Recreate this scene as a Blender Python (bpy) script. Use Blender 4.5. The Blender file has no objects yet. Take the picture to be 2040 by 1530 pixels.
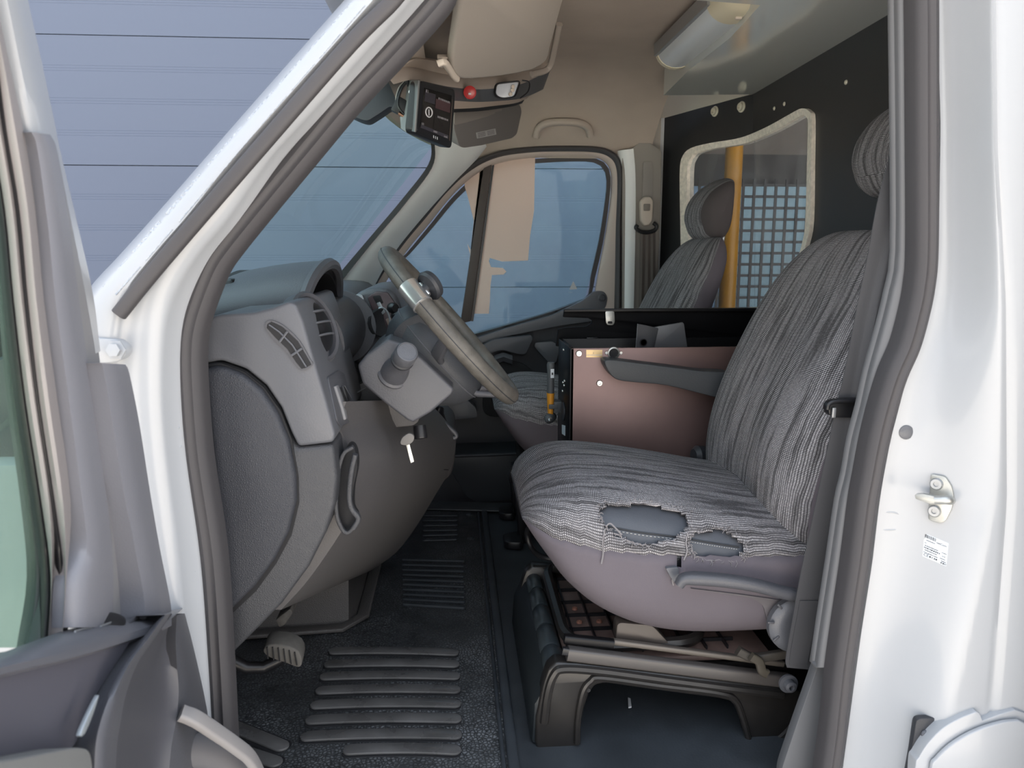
import bpy, bmesh, math, random
from mathutils import Vector as V, Matrix, noise
from math import sin, cos, pi, radians as R
random.seed(7)
sc = bpy.context.scene
COL = sc.collection

# ---------------------------------------------------------------- camera
F = 1530.0
PITCH, YAW = R(10.0), R(4.3)
CAM = V((0, 0, 0.88))
_fw = V((sin(YAW)*cos(PITCH), cos(YAW)*cos(PITCH), -sin(PITCH)))
_rt = V((cos(YAW), -sin(YAW), 0))
_up = V((sin(YAW)*sin(PITCH), cos(YAW)*sin(PITCH), cos(PITCH)))
cd = bpy.data.cameras.new('camera')
cd.sensor_fit = 'HORIZONTAL'; cd.sensor_width = 36; cd.lens = 36*F/2040
cd.clip_start = 0.02
cd.dof.use_dof = True; cd.dof.focus_distance = 1.65; cd.dof.aperture_fstop = 9.0
cam = bpy.data.objects.new('camera', cd); COL.objects.link(cam)
cam.matrix_world = Matrix(((_rt.x, _up.x, -_fw.x, CAM.x), (_rt.y, _up.y, -_fw.y, CAM.y), (_rt.z, _up.z, -_fw.z, CAM.z), (0, 0, 0, 1)))
sc.camera = cam

# ---------------------------------------------------------------- sky, sun, exposure
w = bpy.data.worlds.new('sky'); sc.world = w; w.use_nodes = True
nt = w.node_tree; nt.nodes.clear()
wo = nt.nodes.new('ShaderNodeOutputWorld'); bg = nt.nodes.new('ShaderNodeBackground')
tc = nt.nodes.new('ShaderNodeTexCoord'); sx = nt.nodes.new('ShaderNodeSeparateXYZ'); cr = nt.nodes.new('ShaderNodeValToRGB')
nt.links.new(tc.outputs['Generated'], sx.inputs[0]); nt.links.new(sx.outputs['Z'], cr.inputs[0])
cr.color_ramp.elements[0].position = 0.0; cr.color_ramp.elements[0].color = (0.80, 0.78, 0.76, 1)
cr.color_ramp.elements[1].position = 0.9; cr.color_ramp.elements[1].color = (0.90, 1.04, 1.25, 1)
nt.links.new(cr.outputs[0], bg.inputs[0]); bg.inputs[1].default_value = .8
nt.links.new(bg.outputs[0], wo.inputs[0])
sd = bpy.data.lights.new('sun', 'SUN'); sd.energy = 12.0; sd.angle = R(2); sd.color = (1.0, 0.93, 0.84)
sun = bpy.data.objects.new('sun', sd); COL.objects.link(sun)
sun.rotation_euler = V((-0.35, -0.72, -0.86)).to_track_quat('-Z', 'Y').to_euler()
vs = sc.view_settings
vs.view_transform = 'Standard'; vs.look = 'None'; vs.exposure = 1.5; vs.gamma = 1.0; vs.use_curve_mapping = False
sc.cycles.max_bounces = 10; sc.cycles.transparent_max_bounces = 16

# ---------------------------------------------------------------- where a line of sight meets a plane of the van
def _ray(px, py):
    return _fw + _rt*((px-1020)/F) + _up*((765-py)/F)
def Y(px, py, y):
    d = _ray(px, py); return CAM + d*(y/d.y)
def X(px, py, x):
    d = _ray(px, py); return CAM + d*(x/d.x)
def Z(px, py, z):
    d = _ray(px, py); return CAM + d*((z-CAM.z)/d.z)
def PX(p):
    q = p-CAM; f = q.dot(_fw); return 1020+F*q.dot(_rt)/f, 765-F*q.dot(_up)/f
def YS(pts, y): return [Y(a, b, y) for a, b in pts]
def XS(pts, x): return [X(a, b, x) for a, b in pts]
def ZS(pts, z): return [Z(a, b, z) for a, b in pts]

# ---------------------------------------------------------------- materials
def nd(nt, t, **kw):
    n = nt.nodes.new(t)
    for k, v in kw.items(): setattr(n, k, v)
    return n
def M(name, col, rough=.5, metal=0, bump=None, spec=.5, coat=0, var=None, trans=0, roughvar=0):
    m = bpy.data.materials.new(name); m.use_nodes = True
    nt = m.node_tree; b = nt.nodes['Principled BSDF']
    b.inputs['Base Color'].default_value = (*col, 1); b.inputs['Roughness'].default_value = rough
    b.inputs['Metallic'].default_value = metal; b.inputs['Specular IOR Level'].default_value = spec
    b.inputs['Coat Weight'].default_value = coat; b.inputs['Coat Roughness'].default_value = .08
    tc = nd(nt, 'ShaderNodeTexCoord')
    if var:
        n = nd(nt, 'ShaderNodeTexNoise'); n.inputs['Scale'].default_value = var[0]; n.inputs['Detail'].default_value = 5
        nt.links.new(tc.outputs['Object'], n.inputs['Vector'])
        r = nd(nt, 'ShaderNodeMapRange'); r.inputs[1].default_value = .3; r.inputs[2].default_value = .7
        r.inputs[3].default_value = 1-var[1]; r.inputs[4].default_value = 1+var[1]
        nt.links.new(n.outputs[0], r.inputs[0])
        mx = nd(nt, 'ShaderNodeMix', data_type='RGBA', blend_type='MULTIPLY'); mx.inputs[0].default_value = 1
        mx.inputs[6].default_value = (*col, 1); nt.links.new(r.outputs[0], mx.inputs[7])
        nt.links.new(mx.outputs[2], b.inputs['Base Color'])
        if roughvar:
            r2 = nd(nt, 'ShaderNodeMapRange'); r2.inputs[1].default_value = .3; r2.inputs[2].default_value = .7
            r2.inputs[3].default_value = rough-roughvar; r2.inputs[4].default_value = rough+roughvar
            nt.links.new(n.outputs[0], r2.inputs[0]); nt.links.new(r2.outputs[0], b.inputs['Roughness'])
    if bump:
        kind, scale, st = bump
        if kind == 'noise':
            n = nd(nt, 'ShaderNodeTexNoise'); n.inputs['Detail'].default_value = 3; out = n.outputs[0]
        else:
            n = nd(nt, 'ShaderNodeTexVoronoi', feature='DISTANCE_TO_EDGE' if kind == 'cells' else 'F1'); out = n.outputs['Distance']
        n.inputs['Scale'].default_value = scale
        nt.links.new(tc.outputs['Object'], n.inputs['Vector'])
        bp = nd(nt, 'ShaderNodeBump'); bp.inputs['Strength'].default_value = st; bp.inputs['Distance'].default_value = .002
        nt.links.new(out, bp.inputs['Height']); nt.links.new(bp.outputs[0], b.inputs['Normal'])
    return m
def glass_mat(name, tint, ior=1.16, haze=0, hazecol=(.7, .72, .75)):
    m = bpy.data.materials.new(name); m.use_nodes = True; nt = m.node_tree; nt.nodes.clear()
    o = nd(nt, 'ShaderNodeOutputMaterial'); t = nd(nt, 'ShaderNodeBsdfTransparent'); g = nd(nt, 'ShaderNodeBsdfGlossy')
    t.inputs[0].default_value = (*tint, 1); g.inputs['Roughness'].default_value = .02
    lw_ = nd(nt, 'ShaderNodeLayerWeight'); lw_.inputs[0].default_value = .5
    p5 = nd(nt, 'ShaderNodeMath', operation='POWER'); p5.inputs[1].default_value = 5; nt.links.new(lw_.outputs['Facing'], p5.inputs[0])
    fr = nd(nt, 'ShaderNodeMath', operation='MULTIPLY_ADD'); fr.inputs[1].default_value = .14; fr.inputs[2].default_value = .015; nt.links.new(p5.outputs[0], fr.inputs[0])
    mx = nd(nt, 'ShaderNodeMixShader'); nt.links.new(fr.outputs[0], mx.inputs[0])
    nt.links.new(t.outputs[0], mx.inputs[1]); nt.links.new(g.outputs[0], mx.inputs[2]); last = mx
    if haze:
        d = nd(nt, 'ShaderNodeBsdfDiffuse'); d.inputs[0].default_value = (*hazecol, 1)
        tr = nd(nt, 'ShaderNodeBsdfTranslucent'); tr.inputs[0].default_value = (*hazecol, 1)
        ad = nd(nt, 'ShaderNodeMixShader'); nt.links.new(d.outputs[0], ad.inputs[1]); nt.links.new(tr.outputs[0], ad.inputs[2])
        n = nd(nt, 'ShaderNodeTexNoise'); n.inputs['Scale'].default_value = 9; n.inputs['Detail'].default_value = 4
        tc = nd(nt, 'ShaderNodeTexCoord'); nt.links.new(tc.outputs['Object'], n.inputs['Vector'])
        mr = nd(nt, 'ShaderNodeMapRange'); mr.inputs[1].default_value = .3; mr.inputs[2].default_value = .75
        mr.inputs[3].default_value = haze*.3; mr.inputs[4].default_value = haze*1.5; nt.links.new(n.outputs[0], mr.inputs[0])
        m2 = nd(nt, 'ShaderNodeMixShader'); nt.links.new(mr.outputs[0], m2.inputs[0])
        nt.links.new(mx.outputs[0], m2.inputs[1]); nt.links.new(ad.outputs[0], m2.inputs[2]); last = m2
    nt.links.new(last.outputs[0], o.inputs[0]); return m
def fabric_mat(name, dark, light, bw=.0046, rh=.0028):
    m = bpy.data.materials.new(name); m.use_nodes = True; nt = m.node_tree; b = nt.nodes['Principled BSDF']
    uv = nd(nt, 'ShaderNodeUVMap'); uv.uv_map = 'UVMap'
    n = nd(nt, 'ShaderNodeTexNoise'); n.inputs['Scale'].default_value = 9; n.inputs['Detail'].default_value = 2
    nt.links.new(uv.outputs[0], n.inputs['Vector'])
    sub = nd(nt, 'ShaderNodeVectorMath', operation='SUBTRACT'); sub.inputs[1].default_value = (.5, .5, .5)
    nt.links.new(n.outputs['Color'], sub.inputs[0])
    sca = nd(nt, 'ShaderNodeVectorMath', operation='SCALE'); sca.inputs['Scale'].default_value = .022
    nt.links.new(sub.outputs[0], sca.inputs[0])
    ad = nd(nt, 'ShaderNodeVectorMath', operation='ADD'); nt.links.new(uv.outputs[0], ad.inputs[0]); nt.links.new(sca.outputs[0], ad.inputs[1])
    br = nd(nt, 'ShaderNodeTexBrick'); br.offset = 0; br.offset_frequency = 2; br.squash = 1
    br.inputs['Color1'].default_value = (*light, 1); br.inputs['Color2'].default_value = (light[0]*.72, light[1]*.72, light[2]*.72, 1)
    br.inputs['Mortar'].default_value = (*dark, 1); br.inputs['Scale'].default_value = 1
    br.inputs['Mortar Size'].default_value = .00095; br.inputs['Mortar Smooth'].default_value = .5
    br.inputs['Brick Width'].default_value = bw; br.inputs['Row Height'].default_value = rh
    nt.links.new(ad.outputs[0], br.inputs['Vector'])
    mp = nd(nt, 'ShaderNodeMapping'); mp.inputs['Scale'].default_value = (95, 6, 1); nt.links.new(ad.outputs[0], mp.inputs[0])
    n2 = nd(nt, 'ShaderNodeTexNoise'); n2.inputs['Scale'].default_value = 1; n2.inputs['Detail'].default_value = 2; nt.links.new(mp.outputs[0], n2.inputs['Vector'])
    mr = nd(nt, 'ShaderNodeMapRange'); mr.inputs[1].default_value = .36; mr.inputs[2].default_value = .56; mr.inputs[3].default_value = .42; mr.inputs[4].default_value = 1.08
    nt.links.new(n2.outputs[0], mr.inputs[0])
    mx = nd(nt, 'ShaderNodeMix', data_type='RGBA', blend_type='MULTIPLY'); mx.inputs[0].default_value = 1
    nt.links.new(br.outputs[0], mx.inputs[6]); nt.links.new(mr.outputs[0], mx.inputs[7]); nt.links.new(mx.outputs[2], b.inputs['Base Color'])
    b.inputs['Roughness'].default_value = .95; b.inputs['Specular IOR Level'].default_value = .15
    bp = nd(nt, 'ShaderNodeBump'); bp.inputs['Strength'].default_value = .4; bp.inputs['Distance'].default_value = .001; bp.invert = True
    nt.links.new(br.outputs['Fac'], bp.inputs['Height']); nt.links.new(bp.outputs[0], b.inputs['Normal'])
    return m

paint = M('white_paint', (.39, .402, .42), .30, coat=.3)
jamb_paint = M('jamb_paint', (.76, .74, .70), .4, coat=.2)
rubber = M('seal_rubber', (.058, .054, .057), .6, bump=('noise', 300, .1))
plastic = M('charcoal_plastic', (.080, .081, .091), .40, bump=('noise', 420, .22))
plastic_grain = M('grained_charcoal_plastic', (.038, .040, .048), .52, bump=('cells', 330, .5))
plastic_mid = M('grey_plastic', (.108, .111, .123), .36, bump=('noise', 420, .18))
plastic_dark = M('dark_plastic', (.032, .034, .040), .5, bump=('noise', 420, .2))
plastic_black = M('black_plastic', (.012, .012, .014), .35)
door_plastic = M('door_plastic', (.20, .20, .222), .42, bump=('noise', 420, .12))
headliner = M('headliner_cloth', (.435, .37, .315), .95, bump=('noise', 700, .25), spec=.1, var=(9, .04))
beige = M('beige_plastic', (.55, .48, .41), .5)
beige_light = M('light_grey_trim', (.82, .84, .83), .55, bump=('noise', 500, .08))
visor_mat = M('visor_vinyl', (.33, .295, .26), .7, bump=('noise', 500, .15))
visor_grey = M('visor_grey_vinyl', (.17, .16, .155), .7, bump=('noise', 500, .15))
console_grey = M('console_blue_grey', (.085, .095, .11), .5)
black_panel = M('black_partition', (.024, .0245, .026), .42, bump=('noise', 60, .03))
gloss_panel = M('glossy_roof_panel', (.60, .61, .57), .12, coat=.5)
gasket = M('worn_gasket', (.86, .79, .68), .75, var=(90, .14))
box_paint = M('brown_black_sheet', (.205, .135, .124), .36, metal=.55, var=(5, .12), bump=('noise', 900, .05))
gloss_black = M('gloss_black_metal', (.006, .006, .007), .40, spec=.3)
ped_paint = M('pedestal_black', (.018, .0165, .0155), .30, var=(30, .15))
pan_steel = M('brown_steel_pan', (.17, .115, .098), .5, var=(30, .2))
steel = M('bright_steel', (.62, .62, .60), .3, metal=1)
zinc = M('zinc_plate', (.50, .50, .47), .42, metal=.9, var=(80, .12))
chrome = M('chrome', (.90, .89, .87), .22, metal=.9)
alu = M('aluminium', (.42, .43, .44), .4, metal=.7)
silver_trim = M('silver_trim', (.34, .37, .39), .35, metal=.4)
floor_mat_m = M('floor_rubber', (.080, .084, .088), .40, bump=('cells', 150, .8), var=(18, .25), roughvar=.1)
floor_smooth = M('smooth_rubber', (.042, .048, .055), .46, bump=('noise', 220, .15), var=(12, .2))
rib_mat = M('worn_rib_rubber', (.105, .102, .100), .32, var=(14, .28), roughvar=.12)
kick_mat = M('heater_cover', (.085, .078, .074), .55, bump=('cells', 260, .5))
cloth = M('plain_seat_cloth', (.135, .119, .134), .95, bump=('noise', 900, .2), spec=.15, var=(6, .06))
leather = M('grey_leatherette', (.072, .078, .092), .42, bump=('noise', 500, .15))
fabric = fabric_mat('striped_knit', (.058, .055, .060), (.64, .615, .63))
wheel_mat = M('worn_wheel_rubber', (.105, .097, .085), .45, bump=('noise', 500, .25), var=(40, .25))
belt_mat = M('belt_webbing', (.068, .068, .073), .75, bump=('noise', 800, .2))
belt_brown = M('belt_webbing_brown', (.12, .10, .09), .8, bump=('noise', 800, .2))
red_m = M('red_plastic', (.40, .03, .03), .3)
orange = M('orange_plastic', (.72, .30, .03), .4)
grey_rubber = M('grey_grip', (.085, .09, .095), .6)
yellow_m = M('yellow_pole', (.62, .30, .02), .35)
screen_m = M('dark_screen', (.010, .009, .009), .12)
print_white = M('white_print', (.55, .55, .56), .6)
print_dim = M('dim_screen_print', (.20, .19, .20), .5)
print_black = M('black_print', (.04, .04, .045), .6)
label_white = M('label_white', (.70, .74, .78), .5)
plate_gold = M('type_plate', (.62, .46, .25), .35, metal=.5)
paper = None
garage_m = M('blue_grey_door', (.137, .163, .226), .45, bump=('noise', 90, .05))
garage_dark = M('door_joint', (.07, .09, .13), .6)
ground_m = M('pale_concrete', (.56, .52, .47), .9, var=(3, .1))
lamp_white = M('lamp_diffuser', (.62, .66, .68), .3)
lamp_end = M('lamp_end_cap', (.66, .60, .44), .4)
tape_m = M('reflective_tape', (.40, .425, .46), .25, bump=('dots', 330, 1.0), var=(260, .22))
dark_in = M('dark_recess', (.012, .012, .014), .7)  # near-black that paints the shade inside recesses and holes; also used for dark seams
hammer_lbl = label_white
windscreen_m = glass_mat('windscreen_glass', (.89, .985, .955))
side_glass_m = glass_mat('side_glass', (.89, .985, .98), haze=.12, hazecol=(.58, .80, .92))  # pale blue haze colour brightens the view through the glass
door_glass_m = glass_mat('door_glass', (.60, .72, .66), haze=.12, hazecol=(.45, .5, .45))
pane_m = glass_mat('acrylic_pane', (.84, .86, .88), haze=.10)
stitch_m = M('pale_stitch', (.45, .44, .42), .8)
thread_m = M('frayed_thread', (.24, .225, .23), .95)

def pebble_mat(m):
    nt = m.node_tree; b = nt.nodes['Principled BSDF']; src = b.inputs['Base Color'].links[0].from_socket
    tc = nd(nt, 'ShaderNodeTexCoord'); v = nd(nt, 'ShaderNodeTexVoronoi', feature='DISTANCE_TO_EDGE'); v.inputs['Scale'].default_value = 150
    nt.links.new(tc.outputs['Object'], v.inputs['Vector'])
    n = nd(nt, 'ShaderNodeTexNoise'); n.inputs['Scale'].default_value = 5; n.inputs['Detail'].default_value = 4; nt.links.new(tc.outputs['Object'], n.inputs['Vector'])
    w1 = nd(nt, 'ShaderNodeMapRange'); w1.inputs[1].default_value = .42; w1.inputs[2].default_value = .62; w1.inputs[3].default_value = .9; w1.inputs[4].default_value = 2.3; nt.links.new(n.outputs[0], w1.inputs[0])
    e = nd(nt, 'ShaderNodeMapRange'); e.inputs[1].default_value = .05; e.inputs[2].default_value = .32; e.inputs[3].default_value = .38; nt.links.new(v.outputs['Distance'], e.inputs[0]); nt.links.new(w1.outputs[0], e.inputs[4])
    mx = nd(nt, 'ShaderNodeMix', data_type='RGBA', blend_type='MULTIPLY'); mx.inputs[0].default_value = 1
    nt.links.new(src, mx.inputs[6]); nt.links.new(e.outputs[0], mx.inputs[7]); nt.links.new(mx.outputs[2], b.inputs['Base Color'])
pebble_mat(floor_mat_m)

# ---------------------------------------------------------------- geometry helpers
def root(name, loc=(0, 0, 0), label=None, cat=None, group=None, kind=None):
    o = bpy.data.objects.new(name, None); COL.objects.link(o); o.location = loc; o.empty_display_size = .05
    tag(o, label, cat, group, kind); return o
def tag(o, label=None, cat=None, group=None, kind=None):
    if label: o['label'] = label
    if cat: o['category'] = cat
    if group: o['group'] = group
    if kind: o['kind'] = kind
    return o
def O(name, bm, mat, parent=None, smooth=38, label=None, cat=None, group=None, kind=None):
    bmesh.ops.recalc_face_normals(bm, faces=bm.faces)
    me = bpy.data.meshes.new(name); bm.to_mesh(me); bm.free()
    me.materials.append(mat)
    for p in me.polygons: p.use_smooth = True
    me.set_sharp_from_angle(angle=R(smooth))
    o = bpy.data.objects.new(name, me); COL.objects.link(o)
    if parent:
        o.parent = parent
        if parent.type == 'EMPTY': o.matrix_parent_inverse = Matrix.Translation(-V(parent.location))
    tag(o, label, cat, group, kind); return o
def bev(bm, off, seg=2, ang=20):
    if off <= 0: return bm
    es = [e for e in bm.edges if len(e.link_faces) == 2 and e.calc_face_angle(0) > R(ang)]
    bmesh.ops.bevel(bm, geom=es, offset=off, segments=seg, profile=.5, affect='EDGES', clamp_overlap=True)
    return bm
def prism(pts, vec, b=0, seg=2, bm=None):
    bm = bm or bmesh.new(); vec = V(vec); n = len(pts)
    a = [bm.verts.new(V(p)) for p in pts]; c = [bm.verts.new(V(p)+vec) for p in pts]
    bm.faces.new(a); bm.faces.new(c[::-1])
    for i in range(n): bm.faces.new((a[i], a[(i+1) % n], c[(i+1) % n], c[i]))
    bmesh.ops.recalc_face_normals(bm, faces=bm.faces)
    return bev(bm, b, seg)
def box(c, s, rot=None, b=0, seg=2, bm=None):
    m = bmesh.new(); bmesh.ops.create_cube(m, size=1)
    bmesh.ops.scale(m, vec=V(s), verts=m.verts); bev(m, b, seg)
    T = Matrix.Translation(V(c)) @ (rot.to_4x4() if rot else Matrix())
    bmesh.ops.transform(m, matrix=T, verts=m.verts)
    return join(bm, m)
def join(a, b):
    if a is None: return b
    vm = {}
    for v in b.verts: vm[v] = a.verts.new(v.co)
    for f in b.faces:
        try: a.faces.new([vm[v] for v in f.verts])
        except ValueError: pass
    b.free(); return a
def cr_path(pts, n=6, closed=False):
    pts = [V(p) for p in pts]; out = []; N = len(pts)
    rng = range(N if closed else N-1)
    for i in rng:
        p0 = pts[(i-1) % N] if closed or i > 0 else pts[0]*2-pts[1]
        p1 = pts[i]; p2 = pts[(i+1) % N]
        p3 = pts[(i+2) % N] if closed or i+2 < N else pts[-1]*2-pts[-2]
        for k in range(n):
            t = k/n
            out.append(.5*((2*p1)+(p2-p0)*t+(2*p0-5*p1+4*p2-p3)*t*t+(3*p1-p0-3*p2+p3)*t**3))
    if not closed: out.append(pts[-1])
    return out
def rnd(pts, r, seg=4, closed=True):
    """round the corners of a polygon"""
    pts = [V(p) for p in pts]; n = len(pts); out = []
    for i, p in enumerate(pts):
        if not closed and i in (0, n-1): out.append(p); continue
        a = pts[i-1]-p; b = pts[(i+1) % n]-p
        rr = min(r if not isinstance(r, (list, tuple)) else r[i], a.length*.48, b.length*.48)
        A = p+a.normalized()*rr; B = p+b.normalized()*rr
        for k in range(seg+1):
            t = k/seg; out.append(A*(1-t)**2+p*2*t*(1-t)+B*t*t)
    return out
def frames(path, closed=False, up=None):
    n = len(path); T = []
    for i in range(n):
        a = path[(i-1) % n] if closed or i > 0 else path[i]; b = path[(i+1) % n] if closed or i < n-1 else path[i]
        T.append((b-a).normalized())
    res = []
    if up is not None:
        up = V(up)
        for t in T:
            s = t.cross(up).normalized(); res.append((s, s.cross(t).normalized()))
    else:
        r = V((0, 0, 1)) if abs(T[0].z) < .9 else V((1, 0, 0)); s = T[0].cross(r).normalized()
        for i, t in enumerate(T):
            s = (s - t*s.dot(t)).normalized(); res.append((s, s.cross(t).normalized()))
    return res
def sweep(path, prof, up=None, closed=False, bm=None, scale=None):
    path = [V(p) for p in path]; fr = frames(path, closed, up); bm = bm or bmesh.new(); rings = []
    for i, (p, (s, u)) in enumerate(zip(path, fr)):
        k = scale[i] if scale else 1
        rings.append([bm.verts.new(p+s*a*k+u*b*k) for a, b in prof])
    m = len(prof); n = len(rings)
    for i in range(n if closed else n-1):
        A, B = rings[i], rings[(i+1) % n]
        for j in range(m): bm.faces.new((A[j], A[(j+1) % m], B[(j+1) % m], B[j]))
    if not closed: bm.faces.new(rings[0][::-1]); bm.faces.new(rings[-1])
    return bm
def circ(r, n=10, r2=None): return [(r*cos(2*pi*k/n), (r2 or r)*sin(2*pi*k/n)) for k in range(n)]
def tube(path, r, n=10, closed=False, bm=None, scale=None): return sweep(path, circ(r, n), None, closed, bm, scale)
def rrect(w, h, r, seg=3):
    o = []
    for cx, cy, a0 in ((w/2-r, h/2-r, 0), (-w/2+r, h/2-r, 90), (-w/2+r, -h/2+r, 180), (w/2-r, -h/2+r, 270)):
        for k in range(seg+1):
            a = R(a0+90*k/seg); o.append((cx+r*cos(a), cy+r*sin(a)))
    return o
def loft(rings, cap=True, closed=True, bm=None, uv=False):
    bm = bm or bmesh.new(); L = [[bm.verts.new(V(p)) for p in r] for r in rings]; m = len(L[0])
    lay = bm.loops.layers.uv.new('UVMap') if uv else None
    if uv:
        mid = len(rings)//2
        U = [0]
        for j in range(m): U.append(U[-1]+(V(rings[mid][(j+1) % m])-V(rings[mid][j])).length)
        W = [0]
        for i in range(len(rings)-1): W.append(W[-1]+max((V(rings[i+1][j])-V(rings[i][j])).length for j in range(0, m, max(1, m//8))))
    for i in range(len(L)-1):
        for j in range(m if closed else m-1):
            k = (j+1) % m
            f = bm.faces.new((L[i][j], L[i][k], L[i+1][k], L[i+1][j]))
            if uv:
                for lp, c in zip(f.loops, ((U[j], W[i]), (U[j+1], W[i]), (U[j+1], W[i+1]), (U[j], W[i+1]))): lp[lay].uv = c
    if cap and closed:
        bm.faces.new(L[0][::-1]); bm.faces.new(L[-1])
    return bm
def lathe(prof, o, axis, n=24, bm=None):
    o = V(o); ax = V(axis).normalized(); r0 = V((0, 0, 1)) if abs(ax.z) < .9 else V((1, 0, 0))
    s = ax.cross(r0).normalized(); u = s.cross(ax)
    rings = [[o+ax*h+(s*cos(2*pi*k/n)+u*sin(2*pi*k/n))*max(r, 1e-5) for k in range(n)] for r, h in prof]
    return loft(rings, True, True, bm)
def plate(outer, inner, vec, b=0):
    """a plate with one hole: two loops with the same number of points"""
    bm = bmesh.new(); vec = V(vec); n = len(outer)
    a = [bm.verts.new(V(p)) for p in outer]; c = [bm.verts.new(V(p)) for p in inner]
    a2 = [bm.verts.new(V(p)+vec) for p in outer]; c2 = [bm.verts.new(V(p)+vec) for p in inner]
    for i in range(n):
        k = (i+1) % n
        bm.faces.new((a[i], a[k], c[k], c[i])); bm.faces.new((a2[i], c2[i], c2[k], a2[k]))
        bm.faces.new((a[i], a2[i], a2[k], a[k])); bm.faces.new((c[i], c[k], c2[k], c2[i]))
    return bev(bm, b)
def resamp(pts, n, closed=True):
    pts = [V(p) for p in pts]; P = pts+[pts[0]] if closed else pts
    L = [0]
    for a, b in zip(P, P[1:]): L.append(L[-1]+(b-a).length)
    out = []; j = 0
    for k in range(n):
        d = L[-1]*k/(n if closed else n-1)
        while j < len(L)-2 and L[j+1] < d: j += 1
        t = (d-L[j])/max(1e-9, L[j+1]-L[j]); out.append(P[j].lerp(P[j+1], min(1, t)))
    return out
def sheet(grid, th, b=0):
    """thickened grid of points; th = offset vector"""
    bm = bmesh.new(); th = V(th)
    A = [[bm.verts.new(V(p)) for p in r] for r in grid]; B = [[bm.verts.new(V(p)+th) for p in r] for r in grid]
    n, m = len(A), len(A[0])
    for i in range(n-1):
        for j in range(m-1):
            bm.faces.new((A[i][j], A[i][j+1], A[i+1][j+1], A[i+1][j])); bm.faces.new((B[i][j], B[i+1][j], B[i+1][j+1], B[i][j+1]))
    for i in range(n-1):
        bm.faces.new((A[i][0], A[i+1][0], B[i+1][0], B[i][0])); bm.faces.new((A[i][-1], B[i][-1], B[i+1][-1], A[i+1][-1]))
    for j in range(m-1):
        bm.faces.new((A[0][j], B[0][j], B[0][j+1], A[0][j+1])); bm.faces.new((A[-1][j], A[-1][j+1], B[-1][j+1], B[-1][j]))
    return bm
def pnpoly(x, y, poly):
    c = False; n = len(poly); j = n-1
    for i in range(n):
        xi, yi = poly[i]; xj, yj = poly[j]
        if (yi > y) != (yj > y) and x < (xj-xi)*(y-yi)/(yj-yi)+xi: c = not c
        j = i
    return c
def lerp_tab(tab, v):
    if v <= tab[0][0]: return tab[0][1]
    for (a, x), (b, y) in zip(tab, tab[1:]):
        if v <= b: return x+(y-x)*(v-a)/(b-a)
    return tab[-1][1]
def words(name, txt, size, o, right, up, mat, parent, align='LEFT'):
    cu = bpy.data.curves.new(name, 'FONT'); cu.body = txt; cu.size = size; cu.align_x = align; cu.extrude = .0001
    cu.materials.append(mat)
    tmp = bpy.data.objects.new(name, cu); COL.objects.link(tmp); bpy.context.view_layer.update()
    me = bpy.data.meshes.new_from_object(tmp); bpy.data.objects.remove(tmp)
    ob = bpy.data.objects.new(name, me); COL.objects.link(ob)
    r = V(right).normalized(); u = V(up); u = (u-r*u.dot(r)).normalized(); n = r.cross(u); o = V(o)
    mw = Matrix(((r.x, u.x, n.x, o.x), (r.y, u.y, n.y, o.y), (r.z, u.z, n.z, o.z), (0, 0, 0, 1)))
    ob.parent = parent
    if parent and parent.type == 'EMPTY': ob.matrix_parent_inverse = Matrix.Translation(-V(parent.location))
    ob.matrix_basis = mw
    return ob
def dashes(o, right, up, length, h, mat, parent, seed=1, name='print_line'):
    """one line of tiny unreadable print as a row of short strokes"""
    rng = random.Random(seed); r = V(right).normalized(); u = V(up); u = (u-r*u.dot(r)).normalized(); n = r.cross(u); x = 0; bm = bmesh.new()
    while x < length*.97:
        w_ = min(rng.uniform(.4, 1.3)*h, length-x); p = V(o)+r*x
        prism([p, p+r*w_, p+r*w_+u*h, p+u*h], n*.0001, 0, 1, bm); x += w_+h*rng.uniform(.25, .6)
    return O(name, bm, mat, parent)
def screw(o, ax, r, mat, parent, name='screw', h=None):
    h = h or r*.5
    bm = lathe([(r, 0), (r, h*.4), (r*.82, h), (r*.42, h), (r*.38, h*.3), (0, h*.3)], o, ax, 14)
    return O(name, bm, mat, parent)
def copy_tree(o, parent, shift):
    c = o.copy(); COL.objects.link(c)
    if parent is None: c.location = V(o.location)+V(shift)
    else: c.parent = parent
    for ch in o.children: copy_tree(ch, c, shift)
    return c
# ================================================================ the setting
# ---- ground and garage door outside
O('ground', prism([(-9, -8, -.66), (9, -8, -.66), (9, 7, -.66), (-9, 7, -.66)], (0, 0, -.1)), ground_m, None, kind='structure', label='pale concrete yard the van stands on', cat='ground')
GY = 4.0
gz = [Y(300, py, GY).z for py in (330, 72)]
PH = gz[1]-gz[0]; z0 = gz[0]-4*PH
while z0 < -.66: z0 += PH
z0 -= PH
gr = root('garage_door', (0, GY, -.66), 'blue-grey sectional garage door with fine ribbed panels behind the van', 'garage door')
for k in range(10):
    a = z0+k*PH+.002; b = a+PH-.004
    # one panel: flat faces with three fine grooves at each quarter
    prof = [(0, a)]
    for q in range(1, 5):
        c = a+(b-a)*q/4.
        if q < 4:
            for d in (-.012, 0, .012):
                prof += [(0, c+d-.0016), (.0009, c+d), (0, c+d+.0016)]
    prof += [(0, b)]
    rows = [[V((x, GY+p, z)) for x in (-6.5, -3, -1, 0, 1.42)] for p, z in prof]
    O('panel', sheet(rows, (0, .04, 0)), garage_m, gr, smooth=20)
O('joint_backing', box((-2.54, GY+.05, 2.3), (7.9, .02, 6.4)), garage_dark, gr)
O('wall_building', box((4.0, GY+.04, 2.2), (5.12, .10, 5.8), None, .01), M('pale_render_wall', (.36, .40, .42), .85, var=(6, .06)), None, kind='structure', label='pale rendered wall beside the garage door', cat='building wall')

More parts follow.
